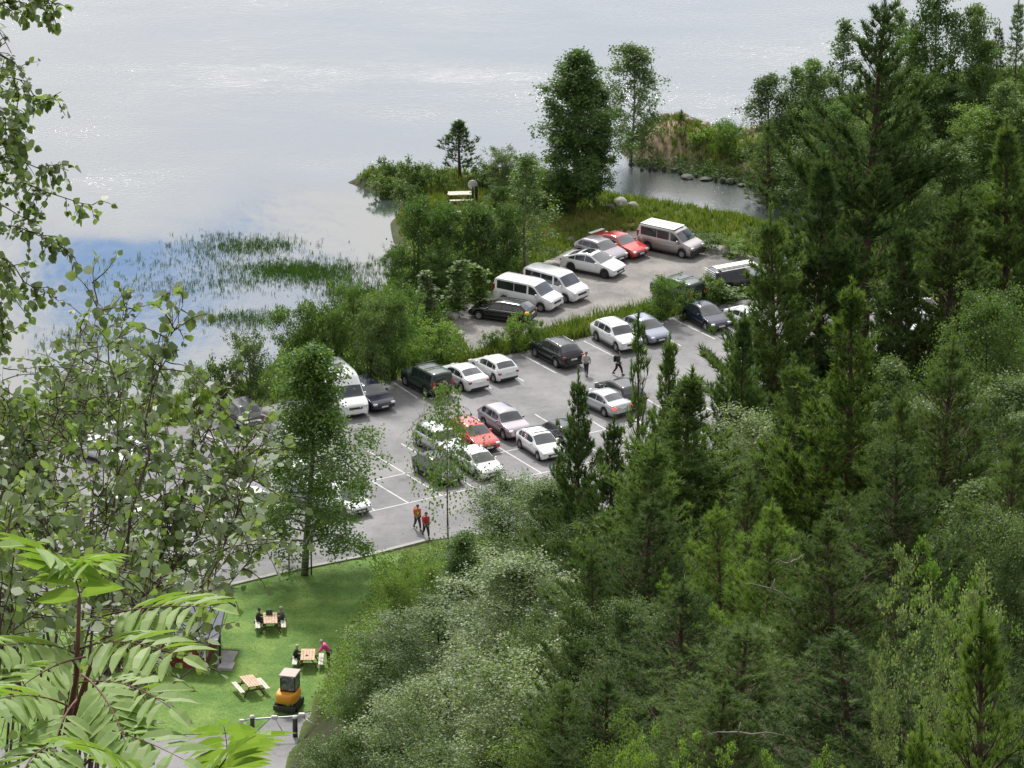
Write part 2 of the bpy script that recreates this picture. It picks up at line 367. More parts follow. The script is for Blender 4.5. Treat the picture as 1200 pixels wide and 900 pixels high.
for a, b in sep:
    A, B = G(*a), G(*b); d = (B-A).normalized(); n = Vector((-d.y, d.x, 0))*.055
    z = .041 if a[0] > 0 and abs(b[0]-a[0]) < 200 else .0445
    if z == .0445: A = A; 
    lm.add([(A.x-n.x, A.y-n.y, z), (B.x-n.x, B.y-n.y, z), (B.x+n.x, B.y+n.y, z), (A.x+n.x, A.y+n.y, z)], [[0,1,2,3]])
tag(lm.build('parking_markings', paint), kind='structure')
# ------------------------------------------------------------------ vegetation generators
def unit(a): return a/np.maximum(np.linalg.norm(a, axis=-1, keepdims=True), 1e-9)
KITE = (np.array([(0,0),(.5,.42),(0,1),(-.5,.42)]), [[0,1,2,3]])
ROUND = (np.array([(0,0),(.36,.16),(.5,.48),(.27,.82),(0,1.08),(-.27,.82),(-.5,.48),(-.36,.16)]), [[0,1,2,3,4,5,6,7]])
def leaf_arrays(P, A, Nn, size, width=.8, tpl=KITE, fold=0.0):
    """P positions, A leaf axis, Nn leaf normal, size (n,)"""
    tv, tf = tpl; n = len(P); k = len(tv)
    A = unit(A); B = unit(np.cross(Nn, A)); Nn = np.cross(A, B)
    size = np.broadcast_to(size, (n,))[:, None, None]
    V = P[:, None, :] + size*(tv[None, :, 0:1]*width*B[:, None, :] + tv[None, :, 1:2]*A[:, None, :] + fold*np.abs(tv[None, :, 0:1])*Nn[:, None, :]
                              - .12*(tv[None, :, 1:2]**2)*fold*Nn[:, None, :])
    f = np.array(tf); Fc = (np.arange(n)[:, None, None]*k + f[None]).reshape(-1, f.shape[1])
    return V.reshape(-1, 3), Fc
def join_arrays(lst):
    V = []; F = []; o = 0
    for v, f in lst: V.append(v); F.append(f+o); o += len(v)
    return np.concatenate(V), np.concatenate(F)

def curve_pts(p0, d0, L, n, rs, wob=.12, lift=0.0):
    """polyline bending towards up (lift>0) or drooping (lift<0)"""
    pts = [np.array(p0, float)]; d = np.array(d0, float); st = L/n
    for i in range(n):
        d = d + rs.normal(0, wob, 3) + np.array([0, 0, lift/n]); d /= np.linalg.norm(d)+1e-9
        pts.append(pts[-1]+d*st)
    return np.array(pts)

def broadleaf(name, seed, H, Rad, base=.15, nlimb=34, nleaf=14000, ls=.13, droop=0.0, profile='oval', spread=.34, sub=6, bark='bark', trunk_r=None, rise=.6, clump=1.0, stems=1, down=.35):
    rs = np.random.RandomState(seed); wood = MB(); tips = []; 
    tr = trunk_r or H*.011
    for s_ in range(stems):
        off = rs.normal(0, .12*stems, 2)*(stems > 1); lean = rs.normal(0, .06*stems if stems > 1 else .012, 2)
        tp = [np.array([off[0]*.4+lean[0]*H*t+(math.sin(t*5+seed)-math.sin(seed))*.007*H, off[1]*.4+lean[1]*H*t+(math.cos(t*4+seed)-math.cos(seed))*.007*H, H*t*.97]) for t in np.linspace(0, 1, 12)]
        wood.tube(tp, [tr*(1-.93*t) for t in np.linspace(0, 1, 12)], 8)
        tp = np.array(tp)
        for i in range(nlimb//stems):
            t = base + (1-base)*((i+rs.rand()*.8)/(nlimb/stems))
            t = min(t, .985); x = t*11; k = int(x); p0 = tp[k]*(1-(x-k))+tp[min(k+1, 11)]*(x-k)
            u = (t-base)/(1-base)
            pr = {'oval': math.sin(math.pi*min(1, (u*.86+.12)))**.7, 'cone': (1-u)**.75*(.55+.45*min(1, u*6))+.07, 'col': (1-u**3)*.8*(.5+.5*min(1, u*4))+.1,
                  'round': math.sqrt(max(.02, 1-(2*u*.93-.93)**2)), 'top': (.35+.65*u)*math.sqrt(max(.03, 1-u**6))}[profile]
            L = Rad*pr*rs.uniform(.65, 1.18); az = i*2.4+rs.rand()*.9
            d0 = np.array([math.cos(az), math.sin(az), rise*rs.uniform(.6, 1.4)+u*.6])
            d0 /= np.linalg.norm(d0); n = 7; pts = curve_pts(p0, d0, L*1.1, n, rs, .10, -droop*1.4)
            r0 = tr*(1-.9*t)*.45; wood.tube(pts, [r0*(1-.85*q/n)+.004 for q in range(n+1)], 5, False)
            for j in range(sub):
                q = rs.uniform(.25, 1)*n; a = int(min(q, n-1)); bp = pts[a]*(1-(q-a))+pts[a+1]*(q-a)
                dd = unit(pts[a+1]-pts[a] + rs.normal(0, .75, 3)*np.array([1, 1, .6]))
                L2 = L*rs.uniform(.22, .42)+.12; sp = curve_pts(bp, dd, L2, 4, rs, .14, -droop*2.2)
                wood.tube(sp, [max(r0*.25, .006)*(1-.2*z) for z in range(5)], 4, False)
                for z in range(1, 5): tips.append((sp[z], sp[z]-sp[z-1], L2))
            for z in range(4, n+1): tips.append((pts[z], pts[z]-pts[z-1], L*.3))
    T = np.array([t[0] for t in tips]); TD = unit(np.array([t[1] for t in tips]))
    wts = rs.gamma(clump*.55, 1, len(T)); wts /= wts.sum()
    pick = rs.choice(len(T), nleaf, p=wts)
    sc = spread*.66*np.minimum(1, .5+Rad/4)
    P = T[pick] + rs.normal(0, sc, (nleaf, 3))*np.array([1, 1, .75])
    if droop: P[:, 2] -= rs.exponential(droop*.55, nleaf)
    A = TD[pick]*.5 + rs.normal(0, .6, (nleaf, 3)); A[:, 2] -= down+droop
    Nn = rs.normal(0, .65, (nleaf, 3)); Nn[:, 2] += .8
    P[:, 2] = np.maximum(P[:, 2], .06)
    V, Fc = leaf_arrays(P, A, Nn, ls*rs.uniform(.6, 1.25, nleaf), .75)
    return dict(H=H, R=Rad, trunk=wood.mesh(name+'_trunk'), crown=mesh_np(name+'_crown', V, Fc), bark=bark)

def needle_tufts(P, A, rs, K=12, L=.22, w=.03, cone=.75):
    n = len(P); P = np.repeat(P, K, 0); A = np.repeat(unit(A), K, 0)
    A = unit(A + rs.normal(0, cone*.55, A.shape)); q = rs.uniform(-.5, .15, (n*K, 1))*L
    P = P + np.repeat(unit(A[::K]), K, 0)*q
    S_ = unit(np.cross(A, rs.normal(0, 1, A.shape)))
    Ls = L*rs.uniform(.6, 1.15, (n*K, 1)); V = np.stack([P - S_*w/2, P + S_*w/2, P + A*Ls], 1).reshape(-1, 3)
    return V, np.arange(n*K*3).reshape(-1, 3)
def conifer(name, seed, H, Rad, base=.08, gap=.42, per=5, K=12, L=.22, w=.03, prof='pine', rise=.55, trunk_r=None, bark='pine_bark', twig_gap=.26, irregular=.25):
    rs = np.random.RandomState(seed); wood = MB(); P = []; A = []
    tr = trunk_r or H*.012; kx, ky = rs.uniform(-.02, .02, 2)*H
    tpf = lambda z: np.array([kx*math.sin(z/H*3), ky*math.sin(z/H*2.4+1)-ky*math.sin(1), z])
    wood.tube([tpf(z) for z in np.linspace(0, H*.985, 14)], [tr*(1-.96*t)+.008 for t in np.linspace(0, 1, 14)], 8)
    z = H*base; wi = 0
    while z < H*.95:
        u = (z-H*base)/(H*(1-base))
        if prof == 'pine': pr = (1-u)**.95*(.6+.4*min(1, u*4.5))
        elif prof == 'old': pr = (1-u)**.9*(.45+.55*min(1, u*3.5))
        else: pr = (1-u)**.95
        wgap = rs.uniform(.55, 1.1)
        for j in range(per + rs.randint(-2, 2)):
            Lb = Rad*pr*wgap*rs.uniform(1-irregular*1.9, 1+irregular*.8)+.08
            az = wi*1.3+j*2*math.pi/per+rs.uniform(-.35, .35)
            el = rise*(.28+.95*u) + rs.normal(0, .1)
            d0 = np.array([math.cos(az)*math.cos(el), math.sin(az)*math.cos(el), math.sin(el)])
            n = 6; pts = curve_pts(tpf(z+rs.uniform(-.08, .08)), d0, Lb, n, rs,   .06, .8 if prof != 'spruce' else -.25)
            r0 = max(.010, tr*(1-.9*z/H)*.15); wood.tube(pts, [r0*(1-.8*q/n)+.003 for q in range(n+1)], 4, False)
            m = max(2, int(Lb/twig_gap)); P.append(pts[-1]); A.append(pts[-1]-pts[-2]+np.array([0, 0, .12]))
            for q in range(m*2):
                s = 1-(rs.rand()**1.35)*.85; x = s*n; a = min(int(x), n-1); bp = pts[a]*(1-(x-a))+pts[a+1]*(x-a)
                bd = unit(pts[a+1]-pts[a]); sd_ = unit(np.cross(bd, [0, 0, 1]))*(1 if q % 2 else -1)
                Lt = (Lb*.34*(1-s)+.16)*rs.uniform(.6, 1.3); td = unit(bd*.8+sd_*rs.uniform(.4, 1.1)+np.array([0, 0, rs.uniform(.2, .8)]))
                e = bp+td*Lt; ns = max(1, int(Lt/.17))
                if Lt > .3: wood.tube([bp, e], [.010, .004], 3, False)
                for v in range(ns):
                    P.append(bp+td*Lt*(v+1)/ns); A.append(td+np.array([0, 0,   .7 if v == ns-1 else .35])+rs.normal(0, .15, 3))
        z += gap*rs.uniform(.8, 1.3)*(.75+.5*(1-u)); wi += 1
    for q in range(12): P.append(tpf(H*(.93+.007*q))); A.append(np.array([rs.normal(0, .12), rs.normal(0, .12), 1.0]))
    P = np.array(P); A = np.array(A); V, Fc = needle_tufts(P, A, rs, K, L, w)
    print('conifer', name, len(P), len(Fc))
    return dict(H=H, R=Rad, trunk=wood.mesh(name+'_trunk'), crown=mesh_np(name+'_crown', V, Fc), bark=bark)

PR = {}
# far and middle-distance broadleaves
PR['bigbirch'] = broadleaf('bigbirch', 1, 13, 2.9, .10, 60, 30000, .17, .25, 'col', .30, 8, 'birch_bark', .17, .9)
PR['birch']    = broadleaf('birch', 2, 11, 2.5, .18, 40, 11000, .16, .3, 'oval', .28, 6, 'birch_bark', .12, .9)
PR['thinbirch']= broadleaf('thinbirch', 3, 11, 1.9, .12, 36, 5200, .15, .25, 'cone', .22, 5, 'birch_bark', .09, .8)
PR['weeping']  = broadleaf('weeping', 4, 9, 1.6, .62, 26, 2300, .12, 1.4, 'oval', .16, 5, 'birch_bark', .045, .5)
PR['lawnbirch']= broadleaf('lawnbirch', 5, 15, 3.5, .13, 64, 33000, .15, .4, 'cone', .32, 8, 'birch_bark', .17, .45)
PR['round']    = broadleaf('round', 6, 9, 3.0, .12, 46, 20000, .145, 0, 'round', .36, 7, 'bark', .14, .5)
PR['willow']   = broadleaf('willow', 7, 4.2, 2.1, .03, 44, 9500, .15, 0, 'round', .26, 6, 'bark', .06, .6, stems=4)
PR['willow2']  = broadleaf('willow2', 8, 4.8, 2.4, .03, 50, 11000, .16, 0, 'oval', .32, 6, 'bark', .07, .5, stems=5)
PR['shrub']    = broadleaf('shrub', 9, 1.7, 1.1, .02, 30, 3000, .12, 0, 'round', .17, 5, 'bark', .025, .6, stems=4)
PR['shrub2']   = broadleaf('shrub2', 10, 2.0, 1.0, .02, 26, 2400, .13, 0, 'oval', .16, 5, 'bark', .025, .9, stems=3)
PR['poplar']   = broadleaf('poplar', 11, 4.0, .75, .05, 26, 1500, .17, 0, 'col', .14, 4, 'bark', .05, 1.2)
# nearer hillside broadleaves: finer leaves
PR['hillbirch']  = broadleaf('hillbirch', 21, 13, 3.1, .2, 60, 34000, .105, .2, 'oval', .30, 8, 'birch_bark', .13, .8)
PR['hillbirch2'] = broadleaf('hillbirch2', 22, 12, 3.4, .12, 62, 44000, .105, .1, 'round', .32, 8, 'bark', .14, .7)
PR['hillbirch3'] = broadleaf('hillbirch3', 23, 10, 2.6, .12, 44, 22000, .10, .1, 'cone', .26, 7, 'birch_bark', .10, .8)
PR['lowbirch']   = broadleaf('lowbirch', 25, 6, 2.6, .05, 56, 30000, .10, .1, 'round', .32, 8, 'bark', .08, .8, stems=3)
PR['nearshrub']  = broadleaf('nearshrub', 24, 7, 1.5, .25, 48, 9000, .075, 0, 'oval', .12, 6, 'twig', .03, 1.3, stems=4, down=-.5)
# conifers
PR['oldpine']  = conifer('oldpine', 31, 24, 6.4, .36, .56, 5, 12, .32, .042, 'old', .75, .30, irregular=.35)
PR['pine']     = conifer('pine', 32, 15, 4.7, .10, .42, 7, 13, .28, .042, 'pine', .7, .20)
PR['pine2']    = conifer('pine2', 33, 14, 4.4, .08, .42, 7, 13, .26, .040, 'pine', .8, .18)
PR['pine3']    = conifer('pine3', 34, 15, 5.0, .12, .44, 7, 13, .27, .040, 'old', .65, .20, irregular=.3)
PR['npine']    = conifer('npine', 42, 11, 3.9, .08, .38, 7, 18, .17, .016, 'pine', .8, .13, twig_gap=.17)
PR['npine2']   = conifer('npine2', 43, 11, 4.2, .10, .38, 7, 18, .17, .016, 'old', .7, .14, twig_gap=.17, irregular=.35)
PR['youngpine']= conifer('youngpine', 35, 6, 1.5, .05, .36, 5, 14, .20, .024, 'pine', .9, .08)
PR['farpine']  = conifer('farpine', 36, 5, 1.35, .2, .34, 6, 9, .26, .045, 'old', .7, .07)
PR['spruce']   = conifer('spruce', 37, 14, 2.4, .08, .42, 7, 9, .26, .045, 'spruce', .15, .15, bark='bark')
PR['nearpine'] = conifer('nearpine', 38, 5, 1.25, .05, .26, 5, 30, .13, .010, 'pine', .9, .05, twig_gap=.16)

for _k, _p in PR.items():
    _c = np.empty(len(_p['crown'].vertices)*3, np.float32); _p['crown'].vertices.foreach_get('co', _c); _c = _c.reshape(-1, 3)
    _p['R'] = float(np.percentile(np.hypot(_c[:,0], _c[:,1]), 95)); _p['H'] = float(np.percentile(_c[:,2], 99.8)); print('proto', _k, _p['R'], _p['H'])
def plant(kind, name, x, y, z, h, r, leafm, label, cat, group=None, rz=None, lean=None):
    p = PR[kind]; rz = (abs(x*37.1+y*91.7) % 6.28) if rz is None else rz
    o = empty(name, (x, y, z), rz, (r/p['R'], r/p['R'], h/p['H'])); tag(o, label, cat, group)
    if lean: o.rotation_euler[0] = lean
    part('trunk' if cat == 'tree' else 'stem', p['trunk'], o, M[p['bark']]); part('crown' if cat == 'tree' else 'foliage', p['crown'], o, M[leafm])
    return o
def tree_base(kind, name, bx, by, top, halfpx, leafm, label, cat='tree', group=None, zb=None, **k):
    """base pixel on the flat ground and the pixel row of its top"""
    b = G(bx, by, 0); g = gz(b.x, b.y)
    b = G(bx, by, g if g < 3 else 0); h = D(bx, top, b.y).z - b.z
    s = FPX/math.hypot(b.y, CAMZ)
    return plant(kind, name, b.x, b.y, b.z-.05, h, halfpx/s, leafm, label, cat, group, **k)
def tree_hill(kind, name, tx, ty, Y, halfpx, leafm, label, cat='tree', group=None, **k):
    t = D(tx, ty, Y); g = gz(t.x, Y); h = t.z-g; s = FPX/math.hypot(Y, CAMZ-t.z)
    if kind.startswith('hillbirch') and h < 7.2: kind = 'lowbirch'
    print('hill %-9s (%d,%d) Y%d h=%.1f r=%.1f' % (kind, tx, ty, Y, h, halfpx/s))
    return plant(kind, name, t.x, Y, g-.1, h, halfpx/s, leafm, label, cat, group, **k)
# ------------------------------------------------------------------ trees and shrubs, one by one
TB, TH = tree_base, tree_hill
# the lawn tree and the lake side
TB('lawnbirch','birch_tree',357,674,406,84,'leaf_mid','tall dark birch with pale trunk standing at the lawn edge beside the car park')
TB('willow','willow_shrub',297,482,394,34,'leaf_grey','grey-green willow shrub at the water edge left of the lawn birch','shrub')
TB('shrub2','willow_shrub',262,478,415,18,'leaf_grey','thin grey shrub by the water left of the grey-green willow','shrub')
sc = 'shoreline scrub behind the parked vans'
TB('willow2','willow_shrub',357,444,352,40,'leaf_mid','leftmost full green shrub of the shoreline scrub behind the high-roof van','shrub',sc)
TB('willow','willow_shrub',395,452,356,36,'leaf_mid','green shrub directly behind the white high-roof van','shrub',sc)
TB('willow2','willow_shrub',432,452,350,38,'leaf_grey','greyish shrub behind the dark blue hatchback','shrub',sc)
TB('willow','willow_shrub',462,445,342,34,'leaf_dark','dark shrub right behind the greyish shrub near the first painted bay line','shrub',sc)
TB('willow','willow_shrub',415,402,330,30,'leaf_mid','low green shrub at the reed bay behind the shoreline scrub','shrub',sc)
TB('shrub','bush',487,438,392,24,'leaf_light','bright green bush left of the camouflaged dark off-roader','shrub',sc)
TB('shrub2','bush',512,425,374,20,'leaf_light','bright green bush at the left tip of the gravel lot','shrub',sc)
TB('shrub','bush',478,408,358,24,'leaf_light','bright leafy bush between the scrub and the gravel lot','shrub',sc)
TB('poplar','young_poplar',500,376,314,12,'leaf_pale','leftmost of the three pale young poplars by the gravel lot','tree','young poplars')
TB('poplar','young_poplar',535,372,304,14,'leaf_grey','middle young poplar, greyish, beside the dark lakeside thicket','tree','young poplars')
TB('poplar','young_poplar',563,366,310,14,'leaf_light','rightmost and greenest of the three young poplars above the dark estate car','tree','young poplars')
tk = 'lakeside thicket'
TB('willow2','lakeside_bush',487,338,236,44,'leaf_dark','dark bush at the left end of the lakeside thicket','shrub',tk)
TB('willow2','lakeside_bush',528,332,240,40,'leaf_dark','dark tall bush in the middle of the lakeside thicket','shrub',tk)
TB('willow','lakeside_bush',560,326,236,38,'leaf_grey','greyish tall bush of the thicket below the shore picnic table','shrub',tk)
TB('willow2','lakeside_bush',590,322,236,36,'leaf_dark','dark bush at the right end of the lakeside thicket','shrub',tk)
TB('willow','lakeside_bush',510,352,290,28,'leaf_dark','low dark bush in front of the lakeside thicket, behind the poplars','shrub',tk)
TB('willow','lakeside_bush',462,335,290,18,'leaf_mid','small bush overhanging the reed bay at the thicket','shrub',tk)
TB('thinbirch','birch_tree',616,316,180,36,'leaf_mid','thin leaning birch with a bare lower stem between thicket and gravel lot')
TB('farpine','pine_tree',539,208,140,23,'pine_dark','small lone pine standing on the spit against the lake','tree')
sp = 'low scrub along the spit'
for i, (x, y, t, w, k, m, l) in enumerate([(437,217,195,18,'shrub','leaf_light','leftmost low bush at the tip of the spit'),(462,220,184,22,'shrub','leaf_mid','second low bush from the tip of the spit'),
    (490,222,186,22,'shrub2','leaf_mid','low bush left of the lone pine on the spit'),(514,224,194,20,'shrub','leaf_light','low bush at the foot of the lone pine'),
    (565,218,190,20,'shrub2','leaf_mid','low bush right of the lone pine on the spit'),(592,224,176,27,'willow','leaf_pale','pale wispy willow between the lone pine and the big lakeside birch'),
    (622,236,186,28,'willow','leaf_mid','green bush just left of the big lakeside birch'),(475,240,212,20,'shrub','leaf_mid','low bush on the inner shore of the spit'),
    (582,246,212,22,'shrub','leaf_dark','dark low bush right of the shore picnic table'),(640,246,205,24,'willow2','leaf_light','light bush at the left foot of the big lakeside birch'),(450,236,206,16,'shrub2','leaf_light','small light bush above the inner bay of the spit')]):
    TB(k,'bush',x,y,t,w,m,l,'shrub',sp)
TB('bigbirch','birch_tree',672,246,58,46,'leaf_dark','big dense lakeside birch with drooping crown beside the channel mouth')
TB('bigbirch','birch_tree',697,240,95,28,'leaf_dark','shorter dark birch pressed against the right side of the big lakeside birch')
TB('willow','lakeside_bush',665,250,204,32,'leaf_dark','dark bush around the foot of the big lakeside birch','shrub')
TB('birch','birch_tree',738,204,50,38,'leaf_grey','slender see-through birch standing in front of the sand mound')
s2 = 'bushes on the sand mound headland'
for x, y, t, w, k, m, l in [(797,192,128,14,'youngpine','pine_light','yellowish young pine on the sand mound headland'),(820,200,145,20,'shrub2','leaf_light','bright bush right of the yellowish young pine'),
    (848,206,138,24,'willow','leaf_mid','larger green bush in the middle of the headland'),(870,212,165,20,'shrub','leaf_mid','low bush at the right of the headland by the channel'),
    (770,196,165,16,'shrub','leaf_mid','small bush at the water below the sand mound'),(836,212,180,18,'shrub','leaf_dark','dark low bush overhanging the channel'),(748,192,165,14,'shrub','leaf_light','small light bush under the slender see-through birch')]:
    TB(k,'bush' if k!='youngpine' else 'pine_tree',x,y,t,w,m,l,'shrub' if k!='youngpine' else 'tree',s2)
fg = 'trees along the far right shore'
for x, y, t, w, k, m, l in [(905,232,88,28,'birch','leaf_grey','greyish birch at the right end of the channel'),(930,215,78,24,'thinbirch','leaf_grey','thin pale birch behind the greyish channel birch'),
    (900,245,150,24,'youngpine','pine_mid','small pine at the channel bank under the greyish birch'),(955,205,70,26,'birch','leaf_mid','birch left of the great dark pine top'),
    (985,190,22,26,'thinbirch','leaf_grey','tall thin birch just left of the great dark pine top'),(1052,185,10,24,'thinbirch','leaf_grey','tall thin birch just right of the great dark pine top'),
    (1098,200,-22,30,'birch','leaf_dark','tall dark birch reaching the top edge of the photo'),(1132,205,6,28,'birch','leaf_grey','tall birch right beside the tall dark birch'),
    (1166,200,30,22,'spruce','pine_mid','slim spruce left of the rightmost spruce'),(1187,205,2,24,'spruce','pine_mid','rightmost slim spruce against the lake'),
    (1130,205,92,26,'round','leaf_light','yellow-green round tree below the two tall birches'),(1152,245,125,34,'round','leaf_light','bright green round tree above the right-hand pines'),
    (1075,215,80,34,'round','leaf_mid','round green tree right of the great dark pine'),(1110,260,165,38,'round','leaf_mid','broad green tree right of the great dark pine, mid height'),
    (1195,250,120,30,'birch','leaf_mid','green birch cut by the right edge below the spruces'),(945,262,160,30,'birch','leaf_mid','green birch at the channel end in front of the headland'),
    (975,265,120,30,'round','leaf_dark','dark round tree at the channel end behind the great pine'),
    (1072,200,34,24,'birch','leaf_mid','birch between the thin birch and the tall dark birch'),(1150,215,48,24,'birch','leaf_mid','leafy birch between the two tall birches and the spruces'),
    (1112,225,100,26,'birch','leaf_dark','dark birch below the two tall birches'),(1180,240,95,26,'birch','leaf_grey','greyish birch below the rightmost spruce'),
    (962,215,95,22,'birch','leaf_grey','greyish birch left of the upper crown of the great pine'),(925,240,120,22,'birch','leaf_mid','fresh birch right of the small channel pine'),
    (1060,235,130,28,'round','leaf_mid','round green tree low on the right side of the great pine')]:
    TB(k, {'youngpine':'pine_tree','spruce':'spruce_tree','round':'broadleaf_tree'}.get(k,'birch_tree'),x,y,t,w*1.25,m,l,'tree',fg)
for x, y, t, w, k, m, l in [(1150,300,215,36,'willow2','leaf_mid','wide shrub in the forest clearing at the right edge of the photo'),(1085,300,215,36,'willow','leaf_grey','greyish shrub in the clearing right of the great pine trunk'),
    (1190,310,225,30,'willow','leaf_light','light shrub at the right edge in the clearing'),(1050,290,230,28,'willow2','leaf_mid','shrub just right of the great pine trunk')]:
    TB(k,'bush',x,y,t,w,m,l,'shrub','shrubs in the forest clearing')
mg = 'bushes between the two car parks'
for x, y, t, w, k, m, l in [(604,412,366,22,'shrub','leaf_light','round light green bush between the dark estate car and the black crossover'),(626,410,376,18,'shrub','leaf_mid','green bush just left of the black crossover nose'),
    (576,414,385,14,'shrub','leaf_mid','small bush behind the white hatchback nose'),(775,376,322,25,'willow','leaf_mid','bushy green shrub in front of the hidden green vehicle'),
    (800,374,338,20,'shrub','leaf_mid','low bush in front of the hidden green vehicle'),(850,352,330,30,'shrub2','leaf_mid','tall weedy bush in front of the dark van with roof rack'),
    (832,358,322,16,'shrub2','leaf_light','light weedy bush at the rear corner of the dark van with roof rack'),(828,292,270,24,'shrub','leaf_mid','round low bush behind the silver van nose'),
    (862,300,276,26,'shrub','leaf_light','low light bush at the far corner of the gravel lot'),(895,300,262,22,'willow','leaf_mid','bush right of the far corner of the gravel lot')]:
    TB(k,'bush',x,y,t,w,m,l,'shrub',mg)

# right-hand forest
pn = 'pines of the right-hand forest'
for tx, ty, Y, w, k, m, l in [
    (1028,-2,286,88,'oldpine','pine_dark','great dark pine with reddish trunk, the tallest tree of the photo'),
    (962,190,278,58,'pine','pine_dark','dark pine left of the great pine, its top level with the channel'),
    (908,258,272,50,'pine3','pine_mid','broad dark pine in front of the dark van with roof rack'),
    (1182,150,288,56,'pine','pine_mid','pine at the right edge below the rightmost spruce'),
    (1128,232,272,66,'pine3','pine_mid','broad pine left of the pine at the right edge'),
    (1062,270,270,50,'pine2','pine_dark','dark pine just right of the great reddish trunk'),
    (1000,340,216,66,'pine2','pine_light','light green pointed pine in front of the great reddish trunk'),
    (1110,402,196,88,'pine','pine_mid','pointed bluish-green pine right of the light green pointed pine'),
    (872,372,246,40,'pine','pine_dark','dark pine in front of the dark blue hatchback'),
    (749,361,262,24,'youngpine','pine_mid','narrow pine top in front of the silver-blue car'),
    (786,402,246,36,'pine2','pine_mid','pine in front of the black car with the white side stripe'),
    (812,440,214,74,'pine','pine_mid','large pine with straight dark stem at the middle of the forest'),
    (674,446,250,42,'pine3','pine_dark','dark tufted pine rising in front of the silver sedan'),
    (722,496,244,46,'pine3','pine_dark','dark open pine right of the tufted pine in front of the silver sedan'),
    (655,527,264,19,'youngpine','pine_dark','small narrow dark pine below the white compact with dark side windows'),
    (840,596,170,64,'pine3','pine_light','yellow-green bushy pine in front of the large straight-stemmed pine'),
    (905,590,163,70,'pine2','pine_light','fresh green pine left of the great shadowy pine'),
    (1045,520,150,115,'pine3','pine_dark','great shadowy pine filling the lower right'),
    (985,610,140,100,'pine','pine_mid','dense pine left of the great shadowy pine'),
    (752,585,192,84,'pine','pine_dark','dark pine between the birch slope and the forest'),
    (695,655,178,64,'pine2','pine_dark','dark pine at the left rim of the forest'),
    (790,690,150,95,'pine','pine_dark','large dark pine low in the middle of the photo'),
    (880,735,132,105,'pine3','pine_mid','broad pine near the bottom edge right of the middle'),
    (1000,745,118,110,'pine','pine_dark','dark pine near the bottom edge above the pale young shoots'),
    (1120,700,115,90,'pine2','pine_dark','dark pine behind the pale-leaved shrub on the right'),
    (715,790,140,80,'pine2','pine_dark','dark low pine at the bottom edge left of the middle'),
    (1180,520,168,70,'pine2','pine_mid','pine at the right edge behind the pale birches'),
    (930,430,238,50,'pine3','pine_mid','shaded pine left of the light green pointed pine'),
    (1050,470,190,60,'pine','pine_mid','pine between the two pointed pines, lower down'),
    (770,520,205,60,'pine3','pine_mid','pine at the left foot of the straight-stemmed pine'),
    (870,560,196,56,'pine2','pine_mid','pine below the silvery pale birch'),
    (940,690,145,80,'pine3','pine_mid','fuller pine between the two dead branches'),
    (840,800,118,80,'pine2','pine_mid','low pine above the pale dead branch'),
    (660,800,150,60,'pine3','pine_mid','low pine at the bottom edge beside the silvery birches')]:
    if Y < 200: k = 'npine2' if k == 'pine3' else 'npine'
    TH(k,'pine_tree',tx,ty,Y,w*(1.2 if k == 'oldpine' else 1.2 if tx < 730 or k == 'youngpine' else 1.65 if Y > 200 else 1.5),m,l,'tree',pn)
bg = 'broadleaf trees of the right-hand forest'
for tx, ty, Y, w, k, m, l in [
    (900,482,238,66,'hillbirch2','leaf_pale','silvery pale birch between the light green pine and the straight-stemmed pine'),
    (985,440,236,48,'hillbirch3','leaf_pale','silvery birch showing between two pointed pines'),
    (1165,330,232,60,'hillbirch2','leaf_mid','fresh green birch at the right edge, mid height'),
    (1185,440,205,66,'hillbirch','leaf_grey','pale birch at the right edge below the fresh green birch'),
    (1150,560,190,60,'hillbirch3','leaf_grey','greyish birch behind the great shadowy pine at right'),
    (1085,470,226,50,'hillbirch3','leaf_pale','silvery birch behind the pointed bluish-green pine'),
    (870,430,262,36,'hillbirch3','leaf_mid','birch in the shade behind the silvery pale birch'),
    (1130,620,170,56,'hillbirch','leaf_mid','leafy birch below the greyish birch at the right'),
    (1040,420,240,46,'hillbirch3','leaf_grey','greyish birch between the light green and the bluish-green pine'),
    (735,700,172,50,'hillbirch','leaf_grey','greyish birch among the dark pines left of the middle'),
    (1195,600,150,60,'hillbirch2','leaf_grey','pale birch at the right edge above the fresh green shrub')]:
    TH(k,'birch_tree',tx,ty,Y,w*1.3,m,l,'tree',bg)
cg = 'birches of the centre slope'
